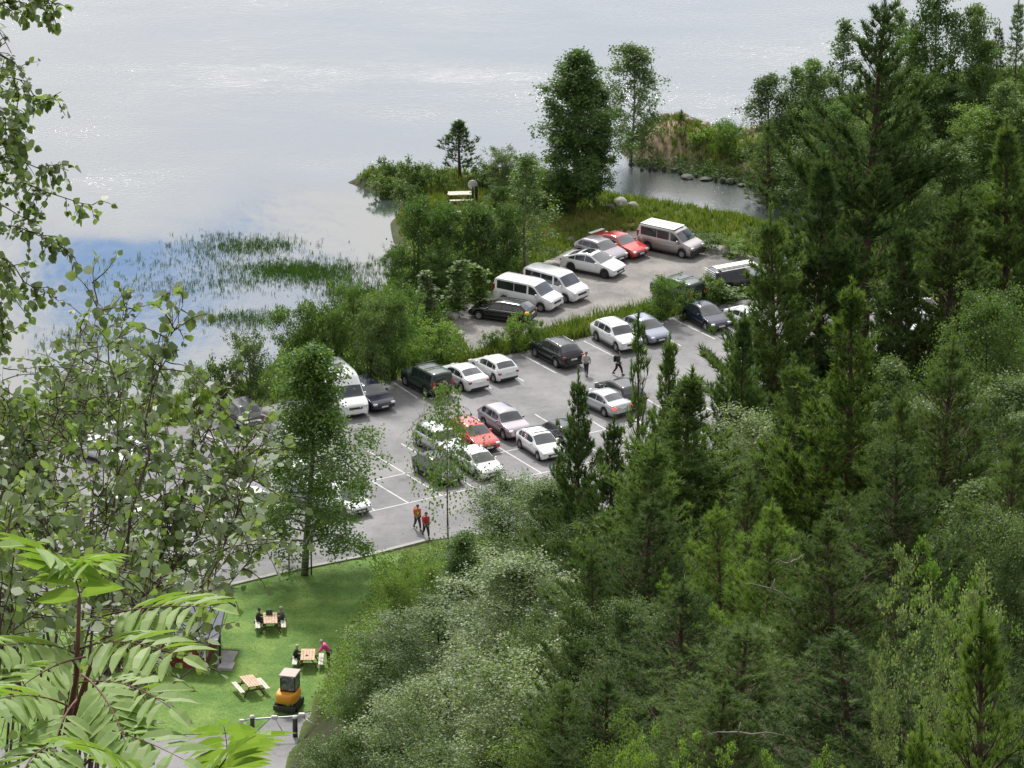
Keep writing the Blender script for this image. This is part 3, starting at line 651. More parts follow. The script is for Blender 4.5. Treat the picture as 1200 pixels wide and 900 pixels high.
for tx, ty, Y, w, k, m, l in [
    (592,560,268,60,'hillbirch2','leaf_grey','big greyish birch just below the parked white car'),
    (640,560,262,64,'hillbirch','leaf_grey','greyish birch right of the big birch below the white car'),
    (700,590,246,56,'hillbirch2','leaf_grey','greyish birch left of the dark forest pines'),
    (540,622,262,42,'hillbirch3','leaf_dark','dark green birch behind the two walkers in red'),
    (500,655,272,24,'hillbirch3','leaf_light','bright small birch just below the two walkers in red'),
    (462,668,262,34,'hillbirch3','leaf_light','light green birch at the upper right corner of the lawn'),
    (600,650,226,84,'hillbirch','leaf_pale','large silvery birch at the middle of the centre slope'),
    (520,700,232,76,'hillbirch2','leaf_grey','wide greyish birch at the middle left of the centre slope'),
    (450,728,240,56,'hillbirch3','leaf_mid','green birch hanging over the right side of the lawn'),
    (412,792,238,40,'hillbirch3','leaf_mid','green birch beside the yellow digger'),
    (470,790,205,84,'hillbirch','leaf_pale','silvery birch low on the slope right of the digger'),
    (590,770,190,100,'hillbirch2','leaf_pale','large silvery birch near the bottom edge'),
    (672,720,205,62,'hillbirch','leaf_grey','greyish birch left of the dark pine at the forest rim'),
    (395,850,205,62,'hillbirch2','leaf_mid','green birch at the bottom edge below the barrier'),
    (520,850,165,90,'hillbirch','leaf_grey','greyish birch cut by the bottom edge of the photo'),
    (655,860,150,70,'hillbirch3','leaf_light','bright green birch top at the bottom edge'),
    (750,850,130,60,'hillbirch3','leaf_light','light birch sprig at the bottom edge right of the middle')]:
    TH(k,'birch_tree',tx,ty,Y,w*1.1,m,l,'tree',cg)
TH('weeping','birch_tree',527,448,283,48,'leaf_grey','sparse weeping birch hanging in front of the red estate car')
ng = 'young growth at the lower right corner'
for tx, ty, Y, w, k, m, l in [
    (1092,655,75,100,'nearshrub','leaf_pale','tall pale-leaved shrub in front of the dark pine on the right'),
    (1066,760,70,64,'nearshrub','leaf_pale','lower pale-leaved shrub left of the tall one'),
    (1172,650,80,105,'nearshrub','leaf_mid','fresh green shrub at the right edge'),
    (1160,700,60,95,'nearpine','pine_light','soft light green young pine at the lower right corner'),
    (1078,842,58,70,'nearpine','pine_light','bright tip of a young pine at the bottom edge on the right'),
    (775,862,85,75,'nearshrub','leaf_light','leafy shrub top at the bottom edge near the middle'),
    (940,880,70,66,'nearshrub','leaf_light','yellowish shrub tip at the bottom edge on the right')]:
    TH(k, 'young_pine' if k=='nearpine' else 'shrub', tx,ty,Y,w,m,l,'tree' if k=='nearpine' else 'shrub',ng)

# ------------------------------------------------------------------ uncountable ground cover
def scatter(name, polys, n, seed, kind, mat, hmin, hmax, w, z=0.0, dens=None, label=None, cat=None, exclude=None):
    rs = np.random.RandomState(seed); P = []
    for poly, frac in polys:
        A = np.array(poly); lo, hi = A.min(0), A.max(0); m = int(n*frac); got = 0
        while got < m:
            q = rs.uniform(lo, hi, (m*2, 2)); ok = sdist(q[:,0], q[:,1], poly) > 0
            if dens is not None: ok &= rs.rand(len(q)) < dens(q[:,0], q[:,1])
            if exclude is not None: ok &= exclude(q[:,0], q[:,1])
            q = q[ok][:m-got]; P.append(q); got += len(q)
            if len(q) == 0: break
    P = np.concatenate(P); P = P + np.random.RandomState(seed+1).normal(0, .9 if name == 'reeds' else .05, P.shape)*np.array([1.6, 1]); n = len(P); zz = ground(P[:,0], P[:,1]) if z is None else np.full(n, z)
    Q = np.column_stack([P, zz-.02])
    if kind == 'blade':
        K = 5; Q = np.repeat(Q, K, 0) + np.column_stack([rs.normal(0, .09, (n*K, 2)), np.zeros(n*K)])
        h = np.repeat(rs.uniform(hmin, hmax, n), K)*rs.uniform(.6, 1.1, n*K)
        az = rs.uniform(0, 6.28, n*K); sd_ = np.column_stack([np.cos(az), np.sin(az), 0*az]); ln = rs.normal(0, .22, (n*K, 2))
        top = Q + np.column_stack([ln*h[:,None], h]); mid = Q + np.column_stack([ln*h[:,None]*.3, h*.55])
        V = np.stack([Q-sd_*w/2, Q+sd_*w/2, mid+sd_*w*.4, top, mid-sd_*w*.4], 1).reshape(-1, 3)
        Fc = np.arange(n*K*5).reshape(-1, 5)
    else:
        K = 6; Q = np.repeat(Q, K, 0) + np.column_stack([rs.normal(0, .22, (n*K, 2)), rs.uniform(hmin, hmax, n*K)])
        A = rs.normal(0, 1, (n*K, 3)); A[:,2] += .2; Nn = rs.normal(0, .6, (n*K, 3)); Nn[:,2] += .8
        V, Fc = leaf_arrays(Q, A, Nn, w*rs.uniform(.6, 1.3, n*K), .7)
    o = link(name, mesh_np(name, V, Fc, mat=M[mat])); tag(o, label, cat, kind='stuff'); return o
def lotfree(x, y):
    r = np.ones(np.shape(x), bool)
    for p in (LOT, GRAV, ROAD, LAWN): r &= sdist(x, y, p) < -.12
    return r
nohill = lambda x, y: (np.interp(x, FX, FY)-y < 1.0) & lotfree(x, y) & (sdist(x, y, LAND) > .4)
island = [tuple(G(a, b)[:2]) for a, b in [(-100,420),(280,380),(400,320),(380,190),(640,180),(760,110),(980,60),(1300,40),(1300,330),(960,330),(880,360),(800,380),(700,400),(600,425),(460,455),(260,490),(-100,540)]]
patchy = lambda x, y: np.clip(.55+.5*vnoise(x, y, .35, 5), .05, 1)
scatter('meadow_grass', [(island, 1)], 26000, 1, 'blade', 'grass_blade', .25, .75, .07, None, patchy, 'tall green meadow grass between the lake shore and the car parks', 'grass', nohill)
drypoly = px_poly([(620,262),(650,244),(760,258),(830,270),(740,278),(690,287),(640,285)])
scatter('dry_grass', [(drypoly, .5), (px_poly([(470,232),(560,230),(580,247),(520,252),(470,250)]), .2), (px_poly([(525,385),(545,395),(590,425),(530,430)]), .3)], 2600, 2, 'blade', 'dry_blade', .15, .4, .06, None, None, 'dry yellowish grass beside the gravel lot', 'grass', lotfree)
scatter('scrub_undergrowth', [(px_poly([(300,470),(340,400),(470,340),(520,350),(535,385),(560,425),(470,452),(380,462)]), .6), (px_poly([(450,345),(470,300),(600,300),(640,330),(540,365)]), .4)], 5200, 3, 'leaf', 'leaf_mid', .1, 1.2, .17, None, None, 'dense low greenery under the shoreline scrub', 'undergrowth', nohill)
strip = px_poly([(550,418),(610,398),(690,374),(760,360),(835,336),(880,345),(800,368),(690,394),(610,412),(560,424)])
scatter('verge_grass', [(strip, 1)], 1500, 4, 'blade', 'grass_blade', .4, 1.1, .06, 0.0, None, 'weedy tall grass on the strip between the asphalt and the gravel lot', 'grass')
scatter('lawn_grass', [(LAWN, 1)], 9000, 14, 'blade', 'leaf_light', .03, .07, .03, .03, None, 'short mown lawn grass around the picnic tables', 'grass')
hillp = [(-60,40),(60,40),(60,330),(36,332),(24,320),(14,303),(5.7,295),(-5.6,289),(-9,282),(-13,259),(-60,257)]
scatter('forest_undergrowth', [(hillp, 1)], 30000, 5, 'leaf', 'leaf_mid', .05, .9, .22, None, None, 'leafy undergrowth covering the forested slope', 'undergrowth', lotfree)
footp = px_poly([(435,668),(470,664),(560,645),(640,630),(640,680),(480,720),(420,840),(385,900),(375,850),(400,780),(440,700)])
scatter('slope_foot_undergrowth', [(footp, 1)], 5000, 15, 'leaf', 'leaf_light', .1, 1.3, .15, None, None, 'light green undergrowth at the foot of the slope beside the lawn', 'undergrowth')
# reeds standing in the calm bay
reed = [([(205,283),(260,277),(325,284),(330,300),(260,304),(215,296)], .16),([(250,300),(330,296),(455,306),(468,318),(360,316),(300,322),(250,318)], .14),([(255,318),(300,306),(345,310),(460,330),(440,345),(350,334),(300,342),(262,332)], .34),
        ([(380,330),(450,330),(462,345),(440,352),(395,346)], .14),([(258,372),(340,364),(340,376),(262,384)], .10),([(90,310),(250,300),(260,350),(200,365),(120,360)], .07),([(60,390),(180,385),(180,410),(70,412)], .05)]
scatter('reeds', [(px_poly(p, -1), f) for p, f in reed], 5200, 6, 'blade', 'reed_blade', .16, .46, .026, -1.05, lambda x, y: np.clip(.25+1.3*vnoise(x*.3, y*1.3, .8, 9), .02, 1), 'green reeds standing in the calm bay', 'reeds')

bank = px_poly([(738,186),(780,194),(830,203),(880,214),(940,234),(945,226),(890,206),(830,194),(780,186),(745,180)], -.5)
scatter('bank_scrub', [(bank, 1)], 900, 21, 'leaf', 'leaf_dark', .1, .8, .16, None, None, 'dark scrub overhanging the far bank of the channel', 'undergrowth')
slope = px_poly([(1010,300),(1010,160),(1100,100),(1230,80),(1230,330),(1100,340)])
scatter('clearing_scrub', [(slope, 1)], 9000, 22, 'leaf', 'leaf_mid', .1, 1.1, .2, None, None, 'green scrub filling the clearing at the right shore', 'undergrowth')

for x, y, t, w, k, m, l in [(75,482,436,26,'willow','leaf_grey','grey-green shore shrub at the far left behind the saplings'),(120,486,446,24,'willow2','leaf_mid','green shore shrub right of the far left grey-green one'),
    (178,486,436,26,'willow2','leaf_light','light green shore shrub behind the tallest slender sapling'),(228,484,428,24,'willow','leaf_light','light green shore shrub left of the dark grey car'),(25,486,462,24,'willow2','leaf_mid','low shore shrub at the left edge of the photo')]:
    TB(k,'willow_shrub',x,y,t,w,m,l,'shrub','shrubs along the left shore')

scatter('gap_grass', [(px_poly([(470,450),(520,378),(560,400),(610,405),(600,418),(545,430)]), 1)], 1100, 31, 'blade', 'grass_blade', .25, .7, .06, None, None, 'rough grass between the scrub and the tip of the gravel lot', 'grass', lotfree)
# ------------------------------------------------------------------ foliage close to the viewer
def sapling(name, stems, leafs, mat, label, cat, seed, twl=.45, density=9, leaf_w=.95, barkm='twig', rad=.008, group=None, droop=.35):
    """stems: list of (pixel polyline, Y); woody stems with leafy side twigs"""
    rs = np.random.RandomState(seed); wood = MB(); P = []; A = []; base = None
    for pl, Y in stems:
        pts = [D(a, b, Y+.15*i) for i, (a, b) in enumerate(pl)]
        if base is None or pts[0].z < base.z: base = pts[0].copy()
        cum = [0]
        for i in range(1, len(pts)): cum.append(cum[-1]+(pts[i]-pts[i-1]).length)
        n = max(6, int(cum[-1]/.12)); q = []; first = (pl is stems[0][0]); rd = rad if first or cat == 'tree' else rad*.6
        for i in range(n+1):
            t = cum[-1]*i/n; k = max(j for j in range(len(cum)) if cum[j] <= t+1e-9); k = min(k, len(pts)-2)
            u = (t-cum[k])/(cum[k+1]-cum[k]); p = pts[k].lerp(pts[k+1], u)
            q.append(p+Vector(rs.normal(0, .008, 3)))
        wood.tube(q, [rd*(1.25-1.0*i/n) for i in range(n+1)], 6)
        m = int(cum[-1]*density)
        for j in range(m):
            t = rs.uniform(.02, 1); x = t*n; k = min(int(x), n-1); bp = np.array(q[k].lerp(q[k+1], x-k)); bd = unit(np.array(q[k+1]-q[k]))
            L = twl*rs.uniform(.35, 1.1)*(1.1-.6*t); d = unit(bd*.45+rs.normal(0, .8, 3))
            sp = curve_pts(bp, d, L, 5, rs, .12, -droop); wood.tube(sp, [.0035, .003, .0026, .0022, .0018, .0014], 4, False)
            for z in range(1, 6):
                for s_ in range(1 if z < 5 else 2):
                    P.append(sp[z]+rs.normal(0, .008, 3)); A.append(unit(sp[z]-sp[z-1])+rs.normal(0, .65, 3)+np.array([0, 0, -.35]))
    P = np.array(P); A = np.array(A); n = len(P); Nn = rs.normal(0, .5, (n, 3)); Nn[:,2] += .7; Nn[:,1] -= .25
    V, Fc = leaf_arrays(P, A, Nn, leafs*rs.uniform(.45, 1.35, n), leaf_w, ROUND, .18)
    xg = base.x if cat == 'tree' or base.x < -1.75*base.y/19 else -1.75*base.y/19 - (base.x+1.75*base.y/19)*.1
    b = Vector((xg, base.y, gz(xg, base.y)))
    if base.z - b.z > .3:      # carry the lowest stem down to the ground
        wood.tube([b+Vector((0, 0, -.05)), b.lerp(base, .35)+Vector((-.12, .03, .1)), b.lerp(base, .7)+Vector((-.12, .03, .15)), base], [rad*1.5, rad*1.45, rad*1.35, rad*1.25], 6)
    o = empty(name, b); tag(o, label, cat, group)
    wm = wood.mesh(name+'_stem', M[barkm]); wm.transform(Matrix.Translation(-b)); link('stem' if cat != 'tree' else 'trunk', wm, None, o)
    fm = mesh_np(name+'_leaves', V-np.array(b), Fc, mat=M[mat]); link('foliage', fm, None, o)
    return o
# birch whose outer twigs hang into the upper left corner
sapling('birch_tree', [([(-420,1200),(-330,500),(-250,60),(-230,-250)],26), ([(-260,60),(-100,20),(10,2),(62,8)],26), ([(-240,80),(-60,60),(14,62),(20,120),(18,170)],25.8),
    ([(-250,130),(-60,90),(22,88),(42,118),(72,108)],26.2), ([(-250,160),(-70,130),(5,126),(8,180)],25.6), ([(-260,230),(-80,190),(15,186),(50,196),(80,200)],26),
    ([(-270,250),(-70,230),(20,212),(70,232),(112,238)],26.3), ([(-270,290),(-80,262),(10,262),(60,280),(90,300)],26), ([(-260,300),(-70,300),(4,300),(30,330),(62,345)],25.7),
    ([(-280,320),(-90,310),(-2,322),(16,350)],26.1), ([(-280,350),(-60,345),(-2,350),(6,405)],25.9), ([(-250,20),(-60,-20),(30,-10),(66,4)],26),
    ([(-250,200),(-60,215),(-5,240),(45,262)],26.2), ([(-250,100),(-60,30),(-5,30),(15,60)],26.2), ([(-250,180),(-60,160),(-8,160),(2,215)],26)],
    .040, 'leaf_near', 'near birch whose leafy twigs hang into the upper left corner of the photo', 'tree', 41, .28, 36, rad=.008, droop=.9)
nl = 'leafy saplings in the left foreground'
SAP = [
 ([(62,900),(110,700),(135,560),(140,470),(152,400)], 19, .062, 'tall dark-stemmed sapling with round leaves passing in front of the white cars', 7, .30),
 ([(150,640),(165,560),(178,455),(186,395),(200,322)], 18, .060, 'slender sapling reaching highest against the calm bay', 7, .20),
 ([(172,700),(148,540),(142,450),(136,368)], 20, .055, 'thin bare-topped sapling left of the slender highest one', 4, .16),
 ([(20,800),(32,600),(48,540),(60,500),(50,455)], 20, .058, 'sapling with forked dark stem near the left edge', 12, .36),
 ([(-30,760),(-10,620),(-5,540),(10,490)], 20, .058, 'leafy sapling cut by the left edge', 13, .36),
 ([(90,800),(80,640),(92,540),(100,480),(96,462)], 21, .056, 'dense sapling behind the forked sapling', 12, .36),
 ([(130,780),(185,700),(225,610),(236,520),(230,440)], 21, .058, 'broad sapling left of the lawn birch', 12, .36),
 ([(120,770),(165,690),(200,640),(190,560),(196,480)], 20, .060, 'sapling between the white cars and the broad sapling', 9, .34),
 ([(120,840),(200,740),(258,650),(275,610),(262,560)], 19, .062, 'pale-leaved sapling overlapping the left of the lawn birch', 11, .34),
 ([(120,860),(180,760),(235,690),(262,660),(290,600)], 17, .064, 'leaning sapling whose branch crosses the cabin roof', 3, .22),
 ([(100,900),(180,820),(235,770),(262,700)], 16, .058, 'sapling with pale leaves hanging in front of the cabin wall', 1.2, .2),
 ([(60,760),(40,700),(60,640),(40,580)], 18, .064, 'leafy sapling above the rowan at the left edge', 12, .32),
 ([(140,780),(130,720),(135,660)], 18, .062, 'short sapling above the middle of the rowan', 11, .32),
 ([(30,820),(10,720),(30,660)], 16, .066, 'short leafy sapling left of the rowan stem', 11, .32),
 ([(180,760),(170,700),(175,640)], 22, .056, 'shaded sapling behind the middle of the rowan', 12, .32),
 ([(120,850),(230,740),(295,650),(310,600)], 21, .056, 'sparse sapling at the left foot of the lawn birch', 7, .3),
 ([(60,620),(72,540),(70,500),(84,452)], 23, .052, 'distant small-leaved sapling top at the lake edge on the left', 12, .34),
 ([(110,560),(122,490),(116,430)], 24, .050, 'small-leaved sapling top against the lake left of the slender one', 12, .30),
 ([(-10,860),(0,760),(-4,640),(4,560)], 15, .060, 'leafy sapling at the very left edge above the rowan', 12, .34),
 ([(110,720),(104,640),(112,590),(104,540)], 19, .058, 'leafy sapling covering the car park left of the tall dark-stemmed one', 12, .36),
 ([(120,800),(170,700),(205,600),(214,545)], 20, .058, 'leafy sapling in the gap left of the broad sapling', 12, .36),
 ([(160,800),(158,730),(150,690)], 16, .058, 'bushy sapling right above the rowan', 12, .32),
 ([(110,800),(190,700),(250,590),(255,530)], 20, .056, 'leafy sapling directly left of the lawn birch crown', 12, .32),
 ([(70,700),(60,620),(66,560)], 20, .056, 'dense low sapling between the forked and the tall dark-stemmed sapling', 12, .36),
 ([(25,640),(20,560),(28,505)], 22, .052, 'small-leaved sapling beside the left edge against the water', 12, .34)]
for i, (pl, Y, ls, lb, dn, tw) in enumerate(SAP):
    rr = random.Random(i*9+3); st = [(pl, Y)]
    for j in range(3 if dn > 6 else 1):
        k = rr.randint(1, max(1, len(pl)-2)); s0 = pl[k]; dx = rr.choice([-1, 1])*rr.uniform(18, 46); up = rr.uniform(60, 150)
        st.append(([s0, (s0[0]+dx*.5, s0[1]-up*.4), (s0[0]+dx, s0[1]-up)], Y+.15*k))
    sapling('sapling', st, ls*.64, 'leaf_near', lb, 'sapling', 50+i, tw*1.0, dn*2.7, rad=.005 if dn > 6 else .0045, group=nl)

# rowan with feathery compound leaves in the lower left corner
def rowan():
    rs = np.random.RandomState(77); Y0 = 10.0
    root = D(70, 1000, Y0); g = gz(root.x, root.y); o = empty('rowan_sapling', (root.x, root.y, g)); b = Vector((root.x, root.y, g))
    tag(o, 'young rowan with bright green feathery leaves filling the lower left corner', 'sapling')
    w = MB(); st = [b, b.lerp(root, .6)+Vector((.03, 0, 0)), root, D(78,860,Y0), D(90,790,Y0), D(93,700,Y0)]
    w.tube([p-b for p in st], [.014, .012, .010, .008, .006, .004], 8)
    w.tube([p-b for p in (D(82,850,Y0), D(110,770,Y0+.1), D(120,755,Y0+.1))], [.006, .005, .003], 6)
    link('stem', w.mesh('rowan_stem', M['red_twig']), None, o)
    fr = [((95,770),(60,745),(-20,760),10.1),((95,760),(140,740),(215,770),10.0),((92,800),(150,790),(200,830),9.8),((90,745),(110,650),(30,640),10.3),((100,690),(70,640),(118,660),10.3),
          ((120,722),(180,706),(250,712),10.2),((85,830),(30,800),(-30,830),9.7),((85,850),(140,850),(215,890),9.6),((80,870),(30,870),(20,930),9.5),((100,770),(45,778),(0,830),9.9),
          ((95,790),(130,812),(150,880),9.7),((90,820),(60,850),(62,915),9.6),((240,930),(262,880),(300,862),10.2),((262,930),(270,880),(262,850),10.4),((180,930),(150,880),(90,872),9.3),((200,940),(240,900),(262,912),9.4)]
    for a, m, e, Y in fr:
        A0, B0, C0 = D(*a, Y), D(*m, Y-.12), D(*e, Y-.3)
        pts = [np.array(A0*(1-t)**2 + B0*2*t*(1-t) + C0*t*t) for t in np.linspace(0, 1, 12)]
        L = sum(np.linalg.norm(pts[i+1]-pts[i]) for i in range(11)); V = []; Fc = []; k = 0
        for i in range(3, 12):
            ax = unit(pts[i]-pts[i-1]); side = unit(np.cross(ax, np.array([0, -.35, 1]))); up = np.cross(side, ax)
            for s_ in ((1, -1) if i < 11 else (0,)):
                ll = L*.28*(1-.5*abs(i/11-.5))*rs.uniform(.9, 1.1); d = unit(ax*.55+side*s_*1.0-up*.12+rs.normal(0, .07, 3)) if s_ else ax
                n = unit(up*1.0+side*s_*.35+rs.normal(0, .12, 3)); sd_ = np.cross(d, n)
                c = []
                for t in (0, .18, .45, .75, 1.0):
                    ww = ll*.19*(0, .75, 1, .7, 0)[(0, .18, .45, .75, 1.0).index(t)]; p = pts[i]+d*ll*t-up*ll*.16*t*t
                    c.append((p+sd_*ww+n*ww*.35, p, p-sd_*ww+n*ww*.35))
                for q in range(4):
                    b_ = len(V); V += [c[q][0], c[q][1], c[q+1][1], c[q+1][0], c[q][1], c[q][2], c[q+1][2], c[q+1][1]]; Fc += [[b_, b_+1, b_+2, b_+3], [b_+4, b_+5, b_+6, b_+7]]
        f = link('frond', mesh_np('frond', np.array(V)-np.array(b), Fc, True, M['rowan_leaf']), None, o)
        w2 = MB(); w2.tube([Vector(p)-b for p in pts], [.0022*(1.2-.9*i/11) for i in range(12)], 4); w2.build('leaf_stalk', M['red_twig'], f)
rowan()

# ------------------------------------------------------------------ vehicles
CM = dict(
 white=pbr('paint_white', (.78,.79,.80), .25, coat=.8), silver=pbr('paint_silver', (.50,.51,.53), .3, .4, coat=.8), mauve=pbr('paint_mauve', (.30,.27,.30), .3, .5, coat=.8),
 beige=pbr('paint_beige_silver', (.40,.37,.37), .3, .45, coat=.8), black=pbr('paint_black', (.010,.010,.014), .25, coat=.5), navy=pbr('paint_navy', (.012,.016,.04), .25, coat=.5),
 red=pbr('paint_red', (.52,.02,.018), .25, coat=1.0), green=pbr('paint_green', (.02,.045,.03), .4, coat=.5), grey=pbr('paint_grey', (.14,.14,.15), .3, .4, coat=.8), blue=pbr('paint_blue_silver', (.22,.24,.30), .3, .4, coat=.8))
M['glass'] = pbr('car_glass', (.03,.036,.042), .04, coat=1.0); M['tyre'] = pbr('tyre_rubber', (.018,.018,.018), .8); M['rim'] = pbr('alloy_rim', (.45,.46,.47), .35, .8)
M['darkrim'] = pbr('dark_rim', (.07,.07,.075), .4, .5); M['plastic'] = pbr('black_plastic', (.025,.025,.027), .55); M['lamp'] = pbr('headlamp_glass', (.75,.78,.8), .08, .3, coat=1)
M['tail'] = pbr('tail_lamp', (.35,.012,.012), .15, coat=1); M['plate'] = pbr('number_plate', (.72,.72,.70), .4); M['orange_lamp'] = pbr('orange_lamp', (.8,.25,.02), .2, emit=((1,.3,.03), .6)); M['red_lit'] = pbr('lit_tail_lamp', (.7,.03,.02), .2, emit=((1,.06,.03), 1.5))
M['chrome'] = pbr('chrome_trim', (.7,.7,.7), .2, .9)
# profile: (x from the front, z) along the top line; cowl..roof..tail indices
TY = {
 'hatch': dict(L=4.1, W=1.78, H=1.48, wb=2.58, fo=.80, r=.315, belt=.92, prof=[(0,.42),(.06,.66),(.35,.80),(1.05,.97),(1.85,1.43),(2.4,1.48),(3.35,1.43),(3.95,1.02),(4.05,.80),(4.1,.45)], ws=(3,4), rw=(6,7), win=[(1.62,2.42),(2.47,3.15),(3.2,3.55)]),
 'sedan': dict(L=4.65, W=1.82, H=1.45, wb=2.75, fo=.85, r=.325, belt=.92, prof=[(0,.40),(.06,.64),(.4,.79),(1.25,.95),(2.05,1.40),(2.6,1.45),(3.2,1.40),(4.0,1.06),(4.5,1.02),(4.6,.85),(4.65,.45)], ws=(3,4), rw=(6,7), win=[(1.8,2.62),(2.68,3.4),(3.45,3.72)]),
 'fast':  dict(L=4.75, W=1.92, H=1.55, wb=2.89, fo=.86, r=.35, belt=.98, prof=[(0,.42),(.06,.68),(.35,.82),(1.15,1.03),(2.15,1.53),(2.6,1.58),(3.3,1.48),(4.3,1.14),(4.62,1.06),(4.7,.85),(4.75,.45)], ws=(3,4), rw=(6,7), win=[(1.6,2.55),(2.6,3.4),(3.45,3.95)]),
 'suv':   dict(L=4.55, W=1.86, H=1.66, wb=2.67, fo=.88, r=.36, belt=1.06, prof=[(0,.48),(.06,.82),(.35,.96),(1.15,1.09),(1.8,1.58),(2.3,1.66),(3.7,1.62),(4.3,1.14),(4.48,.98),(4.55,.5)], ws=(3,4), rw=(6,7), win=[(1.7,2.5),(2.56,3.3),(3.36,3.85)]),
 'wagon': dict(L=4.75, W=1.83, H=1.49, wb=2.8, fo=.88, r=.33, belt=.94, prof=[(0,.42),(.06,.66),(.4,.80),(1.25,.96),(2.0,1.42),(2.6,1.49),(4.05,1.44),(4.58,1.02),(4.7,.85),(4.75,.45)], ws=(3,4), rw=(6,7), win=[(1.8,2.62),(2.68,3.45),(3.5,4.15)]),
 'van':   dict(L=5.0, W=1.92, H=1.97, wb=3.05, fo=.92, r=.34, belt=1.13, prof=[(0,.50),(.06,.85),(.3,1.02),(.85,1.16),(1.55,1.86),(1.95,1.96),(4.75,1.97),(4.9,1.86),(4.97,1.0),(5.0,.5)], ws=(3,4), rw=(7,8), win=[(1.2,1.95),(2.1,3.15),(3.2,4.6)]),
 'high':  dict(L=5.9, W=2.0, H=2.65, wb=3.7, fo=1.0, r=.35, belt=1.25, prof=[(0,.55),(.08,.95),(.35,1.12),(.9,1.28),(1.55,2.0),(2.05,2.52),(2.6,2.65),(5.7,2.63),(5.86,2.5),(5.9,.6)], ws=(3,4), rw=(8,9), win=[(1.25,2.05),(2.3,3.3),(3.9,4.8)]),
 'jeep':  dict(L=4.3, W=1.82, H=1.82, wb=2.6, fo=.75, r=.40, belt=1.12, prof=[(0,.55),(.04,.95),(.12,1.08),(1.3,1.12),(1.62,1.72),(1.9,1.80),(4.1,1.82),(4.22,1.74),(4.27,1.1),(4.3,.6)], ws=(3,4), rw=(7,8), win=[(1.65,2.4),(2.48,3.2),(3.28,4.0)])}
def smooth_prof(pr, n=70):
    P = np.array(pr); s = np.r_[0, np.cumsum(np.hypot(*np.diff(P, axis=0).T))]; t = np.linspace(0, s[-1], n)
    x = np.interp(t, s, P[:,0]); z = np.interp(t, s, P[:,1])
    for _ in range(2):
        x[1:-1] = (x[:-2]+2*x[1:-1]+x[2:])/4; z[1:-1] = (z[:-2]+2*z[1:-1]+z[2:])/4
    return s, t, x, z
